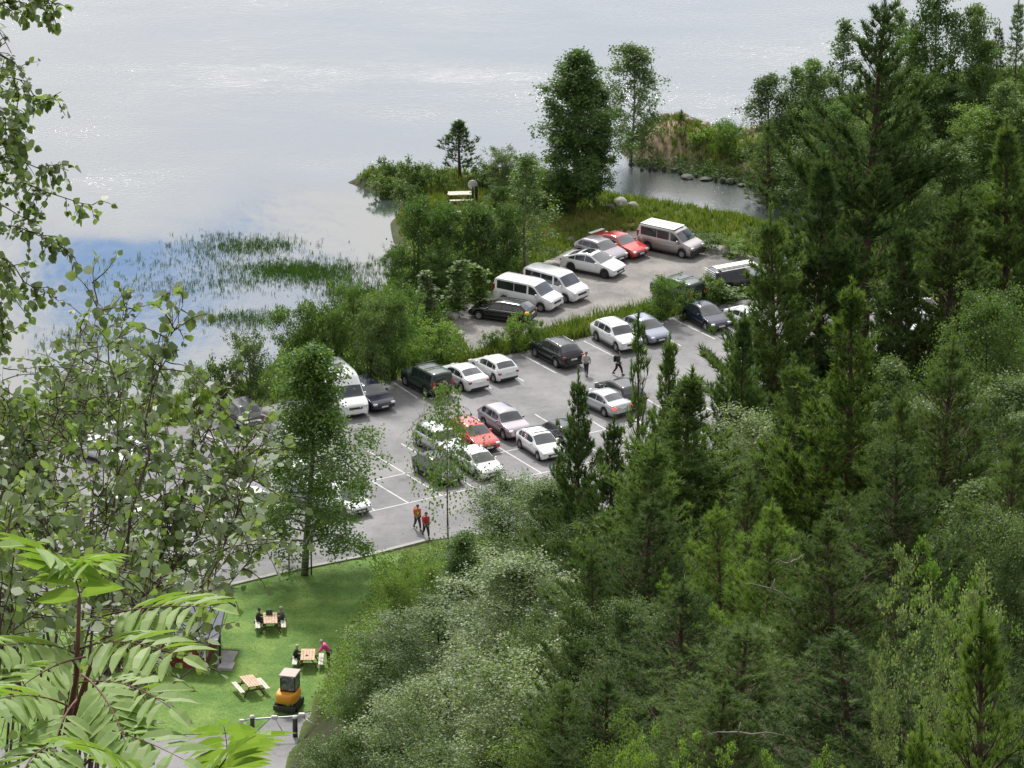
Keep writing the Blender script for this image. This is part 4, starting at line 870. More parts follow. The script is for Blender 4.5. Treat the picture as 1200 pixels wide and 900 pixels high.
def build_type(k):
    T = TY[k]; s, t, X, Z = smooth_prof(T['prof']); W2 = T['W']/2; L = T['L']; H = T['H']; n = len(X)
    ax = (T['fo'], T['fo']+T['wb'])
    def sec(x, zt):
        e = min(x, L-x); w = W2*(1-.17*max(0, 1-e/.42)**2.2); cl = .24 if k not in ('suv','jeep') else .32
        zb = cl
        for a in ax:
            q = T['r']+.065; dx = x-a
            if abs(dx) < q: zb = max(zb, T['r']+math.sqrt(q*q-dx*dx)*.98)
        if e < .15: zb = max(zb, cl+.12*(1-e/.15))
        bl = T['belt']+.03*(x/L); sb = min(bl, zt-.02); c = min(1, max(0, (zt-sb)/.3)); c = 0 if zt-sb < .03 else c
        zb = min(zb, sb-.04); tum = (.22 if k not in ('van','high','jeep') else .11)*(zt-sb)/max(.3, H-bl)
        wu = w*(1-tum) if c > 0 else w*.97; md = max(zb+.05, (zb+sb)*.5); md = min(md, sb-.01)
        zu = zt-.11*c*(1 if c > 0 else 0); zu = max(zu, sb+.012)
        return [(0,zb+.02),(w*.86,zb+.01),(w*.975,zb+.025),(w,md),(w*.985,sb),(w*(.955 if c>0 else .95),sb+.012),(wu,zu),(wu*.95,max(zu,zt-.035*c)),(wu*.62,zt-.006),(0,zt+.02*c)]
    # denser stations at the arches
    xs = list(zip(X, Z)); extra = []
    for i in range(n-1):
        d = X[i+1]-X[i]; m = int(d/.045)
        for j in range(1, m): u = j/m; extra.append((X[i]+d*u, Z[i]+(Z[i+1]-Z[i])*u))
    # keep order along profile
    st = []
    for i in range(n):
        st.append((X[i], Z[i]))
        if i < n-1:
            d = X[i+1]-X[i]; m = max(1, int(d/.045))
            for j in range(1, m): u = j/m; st.append((X[i]+d*u, Z[i]+(Z[i+1]-Z[i])*u))
    V = []; Fc = []; ns = 10; ring = 2*ns-2
    for (x, z) in st:
        S_ = sec(x, z); V += [(L/2-x, y, zz) for y, zz in S_] + [(L/2-x, -y, zz) for y, zz in S_[-2:0:-1]]
    for i in range(len(st)-1):
        for j in range(ring): a = i*ring+j; b = i*ring+(j+1) % ring; Fc.append([a, a+ring, b+ring, b])
    mb = MB(); mb.add(V, Fc, True); mb.add(V[:ring], [list(range(ring))]); mb.add(V[-ring:], [list(range(ring))[::-1]])
    R_ = dict(body=mb.mesh(k+'_body'))
    # sampled surface
    sx = np.array([q[0] for q in st]); sz = np.array([q[1] for q in st])
    def zt_at(x): return float(np.interp(x, sx, sz))
    def side(x, u, sg, off=.008):
        S_ = sec(x, zt_at(x)); a, b = S_[5], S_[6]; y = a[0]+(b[0]-a[0])*u; z = a[1]+(b[1]-a[1])*u; return (L/2-x, sg*(y+off), z+off*.2)
    for wi, (xa, xb) in enumerate(T['win']):
        for sg in (1, -1):
            m = MB(); N = 9; V = []
            for i in range(N):
                x = xa+(xb-xa)*i/(N-1)
                ht = zt_at(x)-T['belt']
                # trim where the roof has not risen yet
                V += [side(x, .06, sg), side(x, .5, sg), side(x, .93, sg)]
            Fq = []
            for i in range(N-1):
                for j in range(2): Fq.append([i*3+j, i*3+j+1, (i+1)*3+j+1, (i+1)*3+j][::sg])
            m.add(V, Fq, True); R_[('win', wi, sg)] = m.mesh('%s_window%d' % (k, wi))
    def screen(i0, i1, lo, hi, wid, offx):
        P0, P1 = T['prof'][i0], T['prof'][i1]; m = MB(); V = []; N = 8; Q = 9; s0, s1 = s[i0], s[i1]
        dx, dz = P1[0]-P0[0], P1[1]-P0[1]; ln = math.hypot(dx, dz); nx, nz = -dz/ln, dx/ln
        for i in range(N+1):
            ss = s0+(s1-s0)*(lo+(hi-lo)*i/N); x = float(np.interp(ss, t, X)); z = float(np.interp(ss, t, Z)); S_ = sec(x, z)
            for j in range(Q+1):
                v = -1+2*j/Q; yy = abs(v)*wid*S_[7][0]; ys = [S_[9][0], S_[8][0], S_[7][0]]; zs = [S_[9][1], S_[8][1], S_[7][1]]
                zz = float(np.interp(yy, ys, zs)); V.append((L/2-(x+nx*.012), math.copysign(yy, v), zz+nz*.012))
        Fq = [[i*(Q+1)+j, i*(Q+1)+j+1, (i+1)*(Q+1)+j+1, (i+1)*(Q+1)+j] for i in range(N) for j in range(Q)]
        m.add(V, Fq, True); return m.mesh(k+'_screen')
    R_['ws'] = screen(T['ws'][0], T['ws'][1], .05, .93, .95, 0); R_['rw'] = screen(T['rw'][0], T['rw'][1], .08, .80 if k not in ('van','high','jeep') else .42, .88, 0)
    R_['sec'] = sec; R_['zt'] = zt_at
    # wheel
    r = T['r']; m = MB(); m.lathe([(r*.62,-.10),(r*.9,-.11),(r*.985,-.08),(r,0),(r*.985,.08),(r*.9,.11),(r*.62,.10),(r*.60,0),(r*.62,-.10)], 'y', 24); R_['tyre'] = m.mesh(k+'_tyre')
    m = MB(); m.lathe([(0,.07),(r*.14,.075),(r*.16,.05)], 'y', 12); m.lathe([(r*.55,.04),(r*.64,.10),(r*.66,.085)], 'y', 24); m.lathe([(0,.015),(r*.62,.02)], 'y', 16)
    for q in range(5): m.box((0,0,0), (r*.52, .03, r*.17), Matrix.Rotation(q*1.2566, 4, 'Y') @ Matrix.Translation((r*.36, .06, 0)))
    R_['rim'] = m.mesh(k+'_rim')
    def bx(name, c, d, bev=.015, rot=None): m = MB(); m.box(c, d, rot, 1, bev); return m.mesh(k+name)
    zf = T['prof'][1][1]; hz = zf-.02 if k not in ('van','high') else zf-.02
    sf = sec(.12, zf); wl = sf[3][0]
    for sg in (1, -1):
        R_[('hl', sg)] = bx('_headlight', (L/2-.16, sg*(W2*.74), hz), (.26, W2*.34, .14), .04, Matrix.Translation((0,0,0)))
        xt = T['prof'][-2][0]; zt_ = {'van':1.25,'high':1.35,'jeep':1.05}.get(k, T['prof'][-2][1]-.02)
        R_[('tl', sg)] = bx('_tail', (L/2-L+.12, sg*W2*.80, zt_), (.20, W2*.26, .15 if k not in ('van','high','jeep') else .5), .03)
        R_[('mir', sg)] = bx('_mirror', (L/2-T['prof'][3][0]-.38, sg*(W2+.09), T['belt']+.08), (.14, .20, .15 if k not in ('van','high') else .26), .04)
    R_['grille'] = bx('_grille', (L/2-.02, 0, hz-.12), (.06, W2*.95, .16), .02); R_['intake'] = bx('_intake', (L/2-.03, 0, .36), (.08, W2*1.2, .12), .02)
    R_['fplate'] = bx('_plate', (L/2+.022, 0, .46), (.02, .50, .11), .002); R_['rplate'] = bx('_rplate', (-L/2-.012, 0, .78 if k not in ('van','high') else .62), (.02, .50, .11), .002)
    R_['diff'] = bx('_diffuser', (-L/2+.05, 0, .38), (.12, W2*1.6, .16), .02)
    m = MB()
    for sg in (1, -1): m.box(((L-2*0)/2-(ax[0]+ax[1])/2, sg*(W2*.985), .27), (T['wb']-2*T['r']-.12, .05, .10), None, 1, .01)
    R_['sill'] = m.mesh(k+'_sill')
    for sg in (1, -1):
        m = MB(); xa, xb = T['prof'][4][0]+.25, T['prof'][6][0]-.15; y = sec((xa+xb)/2, zt_at((xa+xb)/2))[7][0]*.9
        pts = [(L/2-xa, sg*y, zt_at(xa)-.01)]+[(L/2-x, sg*y, zt_at(x)+.035) for x in np.linspace(xa+.1, xb-.1, 6)]+[(L/2-xb, sg*y, zt_at(xb)-.01)]
        m.tube(pts, .018, 5); R_[('rail', sg)] = m.mesh(k+'_rail')
    return R_
BT = {}
def car(kind, paint, px, py, dpx, label, cat='car', group='vehicles parked in the car park', rails=False, lit=False, name='parked_car', trim=True, rot=0.0, rims='rim', black_roof=False, z=.036, extras=None):
    """px,py: middle of the car on the ground; dpx: pixel vector from tail to nose"""
    if kind not in BT: BT[kind] = build_type(kind)
    B = BT[kind]; T = TY[kind]; c = G(px, py); a, b = G(px-dpx[0]/2, py-dpx[1]/2), G(px+dpx[0]/2, py+dpx[1]/2); d = b-a
    o = empty(name, (c.x, c.y, z), math.atan2(d.y, d.x)+rot); tag(o, label, cat, group); p = CM[paint]; L = T['L']
    part('body', B['body'], o, p)
    for (kk, me) in [(q, B[q]) for q in B if isinstance(q, tuple) and q[0] == 'win']: part('side_window', me, o, M['glass'])
    part('windshield', B['ws'], o, M['glass']); part('rear_window', B['rw'], o, M['glass'])
    for sg in (1, -1):
        part('headlight', B[('hl', sg)], o, M['lamp']); part('taillight', B[('tl', sg)], o, M['red_lit'] if lit else M['tail']); part('mirror', B[('mir', sg)], o, p)
        for xa in (L/2-T['fo'], L/2-T['fo']-T['wb']):
            w = part('wheel', B['tyre'], o, M['tyre']); w.location = (xa, sg*(T['W']/2-.115), T['r']); w.rotation_euler = (0, 0, 0 if sg > 0 else math.pi)
            part('rim', B['rim'], w, M[rims])
        if rails: part('roof_rail', B[('rail', sg)], o, M['plastic'] if paint in ('white','silver') else M['chrome'])
    part('grille', B['grille'], o, M['plastic']); part('air_intake', B['intake'], o, M['plastic']); part('rear_bumper', B['diff'], o, M['plastic']); part('sill_trim', B['sill'], o, M['plastic'])
    part('number_plate', B['fplate'], o, M['plate']); part('number_plate', B['rplate'], o, M['plate'])
    if extras: extras(o, T, B)
    return o
SD = (44, 26)      # along a bay, nose away from the lake
GD = (50, 10)
g1 = 'vehicles parked on the gravel lot'
def box_part(o, name, c, d, mat, bev=.01, rot=None):
    m = MB(); m.box(c, d, rot, 1, bev); return m.build(name, mat, o)
def antenna(o, T, B): pass
def panel(o, T, B):   # dark glass roof panel
    m = MB(); L = T['L']; V = []
    for x in np.linspace(2.35, 3.1, 6):
        for y in (-.5, 0, .5): V.append((L/2-x, y, B['zt'](x)+.022))
    m.add(V, [[i*3+j, i*3+j+1, i*3+j+4, i*3+j+3] for i in range(5) for j in range(2)]); m.build('glass_roof', M['glass'], o)
def roofbars(o, T, B):
    m = MB(); L = T['L']
    for x in (1.9, 3.0): m.box((L/2-x, 0, T['H']+.07), (.06, T['W']*.8, .04))
    m.build('roof_bar', M['plastic'], o)
def ladderrack(o, T, B):
    L = T['L']; m = MB()
    for y in (-.55, -.25): m.box((.2-.4, y, T['H']+.09), (3.0, .06, .06))
    for x in np.linspace(-1.6, 1.2, 8): m.box((x, -.4, T['H']+.09), (.05, .3, .04))
    m.build('roof_ladder', M['dead_wood'], o)
    m = MB()
    for z in (1.85, 1.70, 1.55, 1.40): m.box((-L/2-.05, 0, z), (.05, 1.5, .05))
    m.build('rear_rack', CM['white'], o); m = MB(); m.box((0, 0, T['H']+.02), (3.2, 1.45, .03), None, 1, .01); m.build('roof_panel', CM['white'], o)
def fin_wing(o, T, B): box_part(o, 'rear_spoiler', (-T['L']/2+.1, 0, 1.16), (.3, 1.5, .05), CM['white'])
def bike(o, T, B):
    m = MB(); L = T['L']
    for x in (1.75, 3.2): m.box((L/2-x, 0, T['H']+.06), (.05, 1.3, .04))
    m.box((L/2-2.4, .25, T['H']+.17), (1.7, .7, .2), None, 1, .08); m.build('roof_box', M['plastic'], o)
def awning(o, T, B):
    m = MB(); m.tube([(1.2, -.75, 2.63), (-2.2, -.75, 2.63)], .07, 8); m.build('awning', CM['silver'], o); box_part(o, 'roof_hatch', (-.6, 0, 2.68), (.8, .6, .1), M['plastic'], .03)
def camo(o, T, B):
    box_part(o, 'spare_wheel', (-T['L']/2-.12, .1, 1.0), (.2, .66, .66), M['tyre'], .09); roofbars(o, T, B)
def stripe(o, T, B):
    for sg in (1, -1): box_part(o, 'side_stripe', (-.1, sg*(T['W']/2*1.0), T['belt']-.01), (2.9, .02, .05), M['chrome'], .002)
# gravel lot
car('wagon','black',589,374,(-50,-7),'black estate car with lit orange lamp, nose to the left on the gravel',group=g1,extras=lambda o,T,B:(stripe(o,T,B),box_part(o,'indicator',(-T['L']/2+.16,T['W']/2*.86,.98),(.22,.24,.16),M['orange_lamp'],.03)))
car('van','white',619,358,GD,'white minibus with a long dark side window, left of the two white vans','van',g1,name='parked_van')
car('van','white',651,347,(50,13),'white van with plain rear panels, right of the two white vans','van',g1,name='parked_van')
car('fast','white',695,319,(50,10),'white fastback crossover with dark wheels and dark glass roof','car',g1,rims='darkrim',extras=panel)
car('hatch','mauve',704,303,(48,14),'silver-mauve hatchback between the white crossover and the red car','car',g1)
car('sedan','red',725,296,(48,14),'bright red saloon with a white tail spoiler next to the silver van','car',g1,extras=fin_wing)
car('van','beige',786,295,(50,11),'silver-beige van with white roof and black front bumper standing alone','van',g1,name='parked_van',extras=lambda o,T,B:(box_part(o,'front_bumper',(T['L']/2-.08,0,.52),(.3,1.82,.42),M['plastic'],.08),box_part(o,'roof_panel',(-.75,0,T['H']+.03),(3.0,1.5,.05),CM['white'],.02)))
car('jeep','black',862,340,(60,-11),'dark off-roader with white roof, roof ladder and white rear slats','car',g1,name='parked_car',extras=ladderrack)
car('jeep','green',794,352,(-46,-16),'dark green off-roader almost hidden behind the bush between the lots','car',g1,extras=camo)
# bays along the strip
ga = 'cars in the upper row of bays'
car('sedan','navy',826,379,(38,21),'dark navy saloon in the bay beside the forest','car',ga)
car('hatch','blue',757,396,(38,20),'silver-blue car half hidden behind the narrow pine top','car',ga)
car('suv','white',722,404,(38,21),'white small crossover with black grille facing the walkers','car',ga,rails=True)
car('suv','black',652,423,(-40,-21),'black crossover parked nose-in beside the walker in the pale jacket','car',ga,rails=True)
car('hatch','white',578,440,(-38,-20),'white hatchback parked nose-in, its tail to the aisle','car',ga)
car('sedan','white',541,450,(-38,-20),'white saloon parked nose-in left of the white hatchback','car',ga)
car('jeep','green',500,457,(-40,-21),'dark green off-roader with spare wheel behind the twigs of the weeping birch','car',ga,extras=camo)
car('high','white',400,476,(30,28),'white high-roof camper van beside the lawn birch','van',ga,name='parked_van',extras=awning)
car('wagon','navy',432,472,(36,23),'dark blue estate car right of the white high-roof van','car',ga)
car('suv','grey',281,494,(-34,-26),'dark grey car at the far left behind the saplings','car',ga)
# double row
gb = 'cars in the middle double row'
car('suv','black',727,472,(-38,-24),'black crossover with a chrome side strip right of the silver saloon','car',gb,extras=stripe)
car('sedan','silver',706,480,(-40,-18),'silver saloon with a lit red tail lamp behind the tufted pine','car',gb,lit=True)
car('hatch','black',664,522,(40,24),'black hatchback between the white compact and the tufted pine','car',gb)
car('hatch','white',633,531,(38,26),'white compact with dark side windows and roof bars, right of the silver SUV','car',gb,extras=roofbars)
car('suv','mauve',591,506,(40,25),'silver-mauve SUV with white bonnet behind the red estate car','car',gb)
car('wagon','red',553,520,(42,25),'red estate car behind the weeping birch','car',gb,rails=True)
car('suv','silver',515,528,(42,25),'silver SUV behind the weeping birch, left of the red estate car','car',gb,rails=True)
car('hatch','black',513,560,(42,25),'black hatchback nearest the painted empty bays','car',gb)
car('hatch','white',560,553,(42,25),'white hatchback in front of the red estate car','car',gb)
car('hatch','white',405,596,(42,25),'white hatchback peeping out at the right of the lawn birch','car',gb)
car('sedan','blue',368,592,(42,25),'bluish-silver saloon behind the lawn birch trunk','car',gb)
car('hatch','white',352,568,(42,25),'white hatchback behind the upper crown of the lawn birch','car',gb)
car('sedan','white',298,600,(42,25),'white saloon left of the lawn birch, behind pale leaves','car',gb)
gl_ = 'white cars behind the left saplings'
car('sedan','white',122,538,(40,12),'white saloon in front of its neighbour, seen through the tall dark-stemmed sapling','car',gl_)
car('hatch','white',145,523,(40,14),'white hatchback just behind the white saloon among the saplings','car',gl_)
car('hatch','white',152,607,(42,20),'white hatchback low among the left saplings','car',gl_)
gr_ = 'cars glimpsed through the right-hand forest'
car('hatch','white',1052,388,(30,20),'white car glimpsed right of the great pine trunk','car',gr_)
car('sedan','white',880,385,(40,18),'white car glimpsed behind the dark forest pines by the upper bays','car',gr_)
car('hatch','silver',1080,372,(30,20),'silver car glimpsed through the trees beyond the white one','car',gr_)

# ------------------------------------------------------------------ people
PM = {}
def pm(n, c, r=.8):
    if n not in PM: PM[n] = pbr(n, c, r)
    return PM[n]
SKIN = (.45,.27,.20)
POSE = {
 'stand': dict(pel=(0,0,.93), ch=(0,0,1.35), hd=(.02,0,1.60), kn=[(.04,.10,.50),(.02,-.10,.50)], an=[(0,.11,.09),(-.03,-.11,.09)], el=[(-.03,.27,1.13),(.03,-.27,1.13)], wr=[(.06,.29,.90),(.12,-.27,.92)]),
 'walk':  dict(pel=(0,0,.91), ch=(.05,0,1.33), hd=(.10,0,1.58), kn=[(.22,.09,.52),(-.08,-.09,.50)], an=[(.32,.10,.10),(-.34,-.10,.16)], el=[(-.14,.25,1.12),(.17,-.25,1.14)], wr=[(-.10,.28,.90),(.36,-.22,1.00)]),
 'lean':  dict(pel=(-.12,0,.90), ch=(.16,0,1.25), hd=(.34,0,1.44), kn=[(-.10,.10,.48),(-.08,-.10,.48)], an=[(-.16,.12,.09),(-.12,-.12,.09)], el=[(.30,.26,1.05),(.30,-.26,1.05)], wr=[(.50,.16,.84),(.50,-.16,.84)]),
 'sit':   dict(pel=(0,0,.52), ch=(.08,0,.93), hd=(.16,0,1.18), kn=[(.42,.11,.50),(.42,-.11,.50)], an=[(.40,.12,.09),(.40,-.12,.09)], el=[(.20,.27,.76),(.20,-.27,.76)], wr=[(.42,.18,.80),(.42,-.18,.80)])}
def skin_mesh(name, verts, edges, radii, root, parent, mat, lev=1):
    me = bpy.data.meshes.new(name); me.from_pydata(verts, edges, []); o = link(name, me, mat, parent)
    md = o.modifiers.new('skin', 'SKIN'); md.use_smooth_shade = True
    for i, r in enumerate(radii): me.skin_vertices[0].data[i].radius = (r, r) if not isinstance(r, tuple) else r
    for i in range(len(verts)): me.skin_vertices[0].data[i].use_root = (i == root)
    s_ = o.modifiers.new('subdivision', 'SUBSURF'); s_.levels = lev; s_.render_levels = lev
    return o
def person(px, py, dpx, pose, top, trous, hair, label, z=.04, hgt=1.72, hood=None, pack=None, shoe=(.03,.03,.03), loc=None, heading=None):
    Q = POSE[pose]; c = G(px, py) if loc is None else Vector(loc)
    if heading is None: e = G(px+dpx[0], py+dpx[1]); a = math.atan2(e.y-c.y, e.x-c.x)
    else: a = heading
    o = empty('person', (c.x, c.y, z), a, (hgt/1.75,)*3); tag(o, label, 'person')
    v = Vector; pel, ch, hd = v(Q['pel']), v(Q['ch']), v(Q['hd']); sk = pm('skin', SKIN, .6)
    V = []; E = []; Rr = []
    def add(p, r, par=None):
        V.append(tuple(p)); Rr.append(r)
        if par is not None: E.append((par, len(V)-1))
        return len(V)-1
    i0 = add(pel, (.15,.11)); i1 = add(pel.lerp(ch, .5), (.135,.10), i0); i2 = add(ch, (.15,.11), i1); nk = add(ch.lerp(hd, .42)+v((0,0,.02)), .055, i2)
    hb = add(hd+v((0,0,-.04)), .075, nk); h1 = add(hd+v((.01,0,.05)), .092, hb); add(hd+v((0,0,.13)), .07, h1)
    hands = []
    for s_, sg in ((0, 1), (1, -1)):
        sh = add(ch+v((0,.17*sg,.06)), .06, i2); el = add(Q['el'][s_], .043, sh); wr = add(Q['wr'][s_], .028, el)
        d = (v(Q['wr'][s_])-v(Q['el'][s_])).normalized(); pa = v(Q['wr'][s_])+d*.06; pi_ = add(pa, (.036,.02), wr)
        sd = v((0, 1, 0)).cross(d).normalized() if abs(d.y) < .9 else v((1, 0, 0))
        for f in range(4):
            off = sd*(-.03+.02*f); p1 = add(pa+d*.04+off, .009, pi_); add(pa+d*(.075-.008*abs(f-1))+off+v((.012,0,-.012)), .008, p1)
        add(pa+sd*-.045+d*.01, .009, pi_)
        hp = add(pel+v((0,.09*sg,-.04)), .095, i0); kn = add(Q['kn'][s_], .06, hp); an = add(Q['an'][s_], .04, kn); add(v(Q['an'][s_])+v((.13,0,-.04)), .035, an)
    skin_mesh('body', V, E, Rr, 0, o, sk)
    # face
    m = MB(); hc = hd+v((.01,0,.05)); m.box(hc+v((.098,0,-.01)), (.03,.022,.035), None, 1, .008); m.box(hc+v((.09,0,-.055)), (.01,.045,.01)); m.build('face', pm('lips_nose', (.38,.20,.16)), o)
    m = MB()
    for sg in (1, -1): m.box(hc+v((.09,.035*sg,.015)), (.012,.02,.012))
    m.build('eyes', pm('eyes', (.03,.02,.02)), o)
    # jacket, trousers, shoes, hair
    V = []; E = []; Rr = []; j0 = add(pel+v((0,0,.02)), (.215,.17)); j1 = add(pel.lerp(ch, .5), (.20,.16), j0); j2 = add(ch+v((0,0,.0)), (.22,.17), j1); add(ch.lerp(hd, .30)+v((0,0,.02)), .075, j2)
    for s_, sg in ((0, 1), (1, -1)):
        a1 = add(ch+v((0,.17*sg,.06)), .105, j2); a2 = add(Q['el'][s_], .08, a1); add(v(Q['el'][s_]).lerp(v(Q['wr'][s_]), .92), .046, a2)
    skin_mesh('jacket', V, E, Rr, 0, o, pm('cloth_%s' % str(top), top))
    V = []; E = []; Rr = []; t0 = add(pel+v((0,0,.04)), (.19,.155))
    for s_, sg in ((0, 1), (1, -1)):
        a1 = add(pel+v((0,.09*sg,-.05)), .125, t0); a2 = add(Q['kn'][s_], .095, a1); add(v(Q['kn'][s_]).lerp(v(Q['an'][s_]), .93), .06, a2)
    skin_mesh('trousers', V, E, Rr, 0, o, pm('cloth_%s' % str(trous), trous))
    for s_ in (0, 1):
        m = MB(); m.box(v(Q['an'][s_])+v((.05,0,-.035)), (.27,.10,.10), None, .8, .03); m.build('shoe', pm('shoe', shoe), o)
    m = MB(); bm = bmesh.new(); bmesh.ops.create_uvsphere(bm, u_segments=14, v_segments=9, radius=1)
    vs = [hc+v((x.co.x*.112-.022, x.co.y*.108, x.co.z*.115+.035)) for x in bm.verts]; bm.verts.index_update(); fs = [[q.index for q in f.verts] for f in bm.faces if f.calc_center_median().x < .55 or f.calc_center_median().z > .45]
    bm.free(); m.add(vs, fs, True); m.build('hair', pm('hair_%s' % str(hair), hair), o)
    if pack:
        m = MB(); m.box(ch.lerp(pel, .4)+v((-.25,0,.03)), (.20,.30,.46), None, .9, .06); m.build('backpack', pm('cloth_%s' % str(pack), pack), o)
    return o
person(687,440,(-6,20),'walk',(.42,.41,.40),(.02,.025,.05),(.12,.08,.05),'person in a pale grey jacket and dark trousers walking beside the black crossover')
person(724,440,(16,3),'walk',(.018,.018,.02),(.015,.015,.018),(.03,.02,.02),'person dressed in black striding towards the forest', pack=(.02,.02,.022))
person(489,621,(9,8),'walk',(.60,.10,.05),(.05,.05,.055),(.03,.02,.02),'person in an orange-red jacket with backpack, left of the two walkers by the empty bays', pack=(.55,.13,.06))
person(499,630,(9,9),'walk',(.55,.05,.09),(.03,.03,.035),(.03,.02,.02),'person in a pinkish-red jacket, right of the two walkers by the empty bays', pack=(.30,.04,.05))
person(673,592,(-9,4),'stand',(.60,.08,.04),(.04,.04,.05),(.05,.03,.02),'person in red barely visible behind the birches below the black hatchback')

# ------------------------------------------------------------------ picnic tables
wood_top = pbr('table_wood', (.50,.34,.23), .7, noise=.2, nscale=5); wood_pale = pbr('weathered_wood', (.55,.52,.45), .8, noise=.15, nscale=5); wood_dark = pbr('table_frame', (.16,.10,.06), .8, noise=.2)
def plank_mb(mb, c, L, W, T_, n):
    for i in range(n): mb.box((c[0], c[1]-W/2+(i+.5)*W/n, c[2]), (L, W/n-.012, T_), None, 1, .006)
def picnic(px, py, ang, label, scale=1.0, top=None, z=.03, name='picnic_table'):
    c = G(px, py); o = empty(name, (c.x, c.y, z), ang, (scale,)*3); tag(o, label, 'picnic table')
    m = MB(); plank_mb(m, (0, 0, .74), 1.7, .85, .045, 5); m.build('tabletop', top or wood_top, o)
    for sg in (1, -1):
        m = MB(); plank_mb(m, (0, sg*.78, .45), 1.7, .30, .045, 2); m.build('bench', wood_pale, o)
    for x in (-.6, .6):
        m = MB(); m.box((x, 0, .70), (.05, .8, .09)); m.box((x+.06, 0, .38), (.045, 1.75, .09))
        m.build('frame', wood_dark, o)
        for sg in (1, -1):
            m = MB(); m.tube([(x, sg*.22, .72), (x, sg*.62, .0)], .045, 4); m.build('leg', wood_dark, o)
    return o
picnic(317,738,R(94),'picnic table with the two dark-clothed people, at the top of the lawn')
picnic(361,781,R(90),'picnic table with the person in pink, right of the lawn')
picnic(294,812,R(112),'empty picnic table nearest the yellow digger')
picnic(539,238,R(5),'pale weathered picnic table on the spit beside the lake',1.05,wood_pale,z=.02)
def at_table(px, py, ang, lx, ly):
    c = G(px, py); ca, sa = math.cos(ang), math.sin(ang); return (c.x+lx*ca-ly*sa, c.y+lx*sa+ly*ca, 0)
person(0,0,None,'sit',(.025,.03,.025),(.03,.03,.035),(.05,.04,.03),'person in black sitting on the left bench of the top picnic table',z=.03-.05,loc=at_table(317,738,R(94),.35,.80),heading=R(4))
person(0,0,None,'sit',(.10,.11,.12),(.03,.03,.035),(.35,.33,.31),'person in grey sitting on the right bench of the top picnic table',z=-.02,loc=at_table(317,738,R(94),.45,-.80),heading=R(184))
person(0,0,None,'sit',(.02,.02,.02),(.03,.03,.035),(.55,.52,.48),'person in black with pale hair sitting at the right-hand picnic table',z=-.02,loc=at_table(361,781,R(90),.25,.80),heading=R(0))
person(0,0,None,'lean',(.75,.06,.30),(.03,.02,.03),(.45,.40,.34),'person in a bright pink top leaning over the right-hand picnic table',z=.03,loc=at_table(361,781,R(90),.2,-1.12),heading=R(172))
def small_box(name, c, d, mat, label, cat, z0, rz=0):
    m = MB(); m.box((0, 0, d[2]/2), d, None, .92, min(d)*.2); o = m.build(name, mat); o.location = (c[0], c[1], z0); o.rotation_euler = (0, 0, rz); tag(o, label, cat); return o
p_ = at_table(317,738,R(94),.55,.05); small_box('rucksack',p_,(.42,.30,.34),pm('cloth_green', (.05,.09,.05)),'dark green rucksack lying on the top picnic table','rucksack',.79)
p_ = at_table(361,781,R(90),-.2,.05); small_box('lunch_box',p_,(.16,.12,.07),pm('lunchbox', (.25,.20,.15)),'small brown lunch box on the right-hand picnic table','box',.79)

# white sign-like litter bin by the shore table, white rail, board under the birch
c = G(554,236); o = empty('round_grill_stand', (c.x, c.y, 0)); tag(o, 'round pale disc on a dark post beside the shore picnic table', 'grill')
m = MB(); m.tube([(0,0,0),(0,0,1.2)], .07, 8); m.box((.28,.05,.5), (.22,.3,1.5), None, 1, .03); m.build('post', M['plastic'], o)
m = MB(); m.lathe([(0,-.05),(.34,-.05),(.38,0),(.34,.06),(0,.06)], 'y', 20, (0,0,1.35)); q = m.build('disc', pbr('pale_enamel', (.45,.45,.43), .5), o)
c = G(532,258); o = empty('white_board', (c.x, c.y, 0), R(22)); tag(o, 'low white board rail showing above the lakeside thicket', 'rail')
m = MB(); m.box((0,0,.62), (1.9,.22,.06), None, 1, .01); m.build('board', CM['white'], o)
for x in (-.8, .8):
    m = MB(); m.box((x,0,.3), (.1,.1,.6)); m.build('post', wood_pale, o)
c = G(685,240); o = empty('notice_board', (c.x, c.y, 0), R(4)); tag(o, 'small pale notice board at the foot of the big lakeside birch', 'sign')
m = MB(); m.box((0,0,.85), (.8,.05,.5), Matrix.Identity(4), 1, .01); m.build('panel', pbr('faded_board', (.36,.40,.38), .6), o)
for x in (-.35, .35):
    m = MB(); m.box((x,.06,.45), (.08,.06,.9)); m.build('post', wood_dark, o)

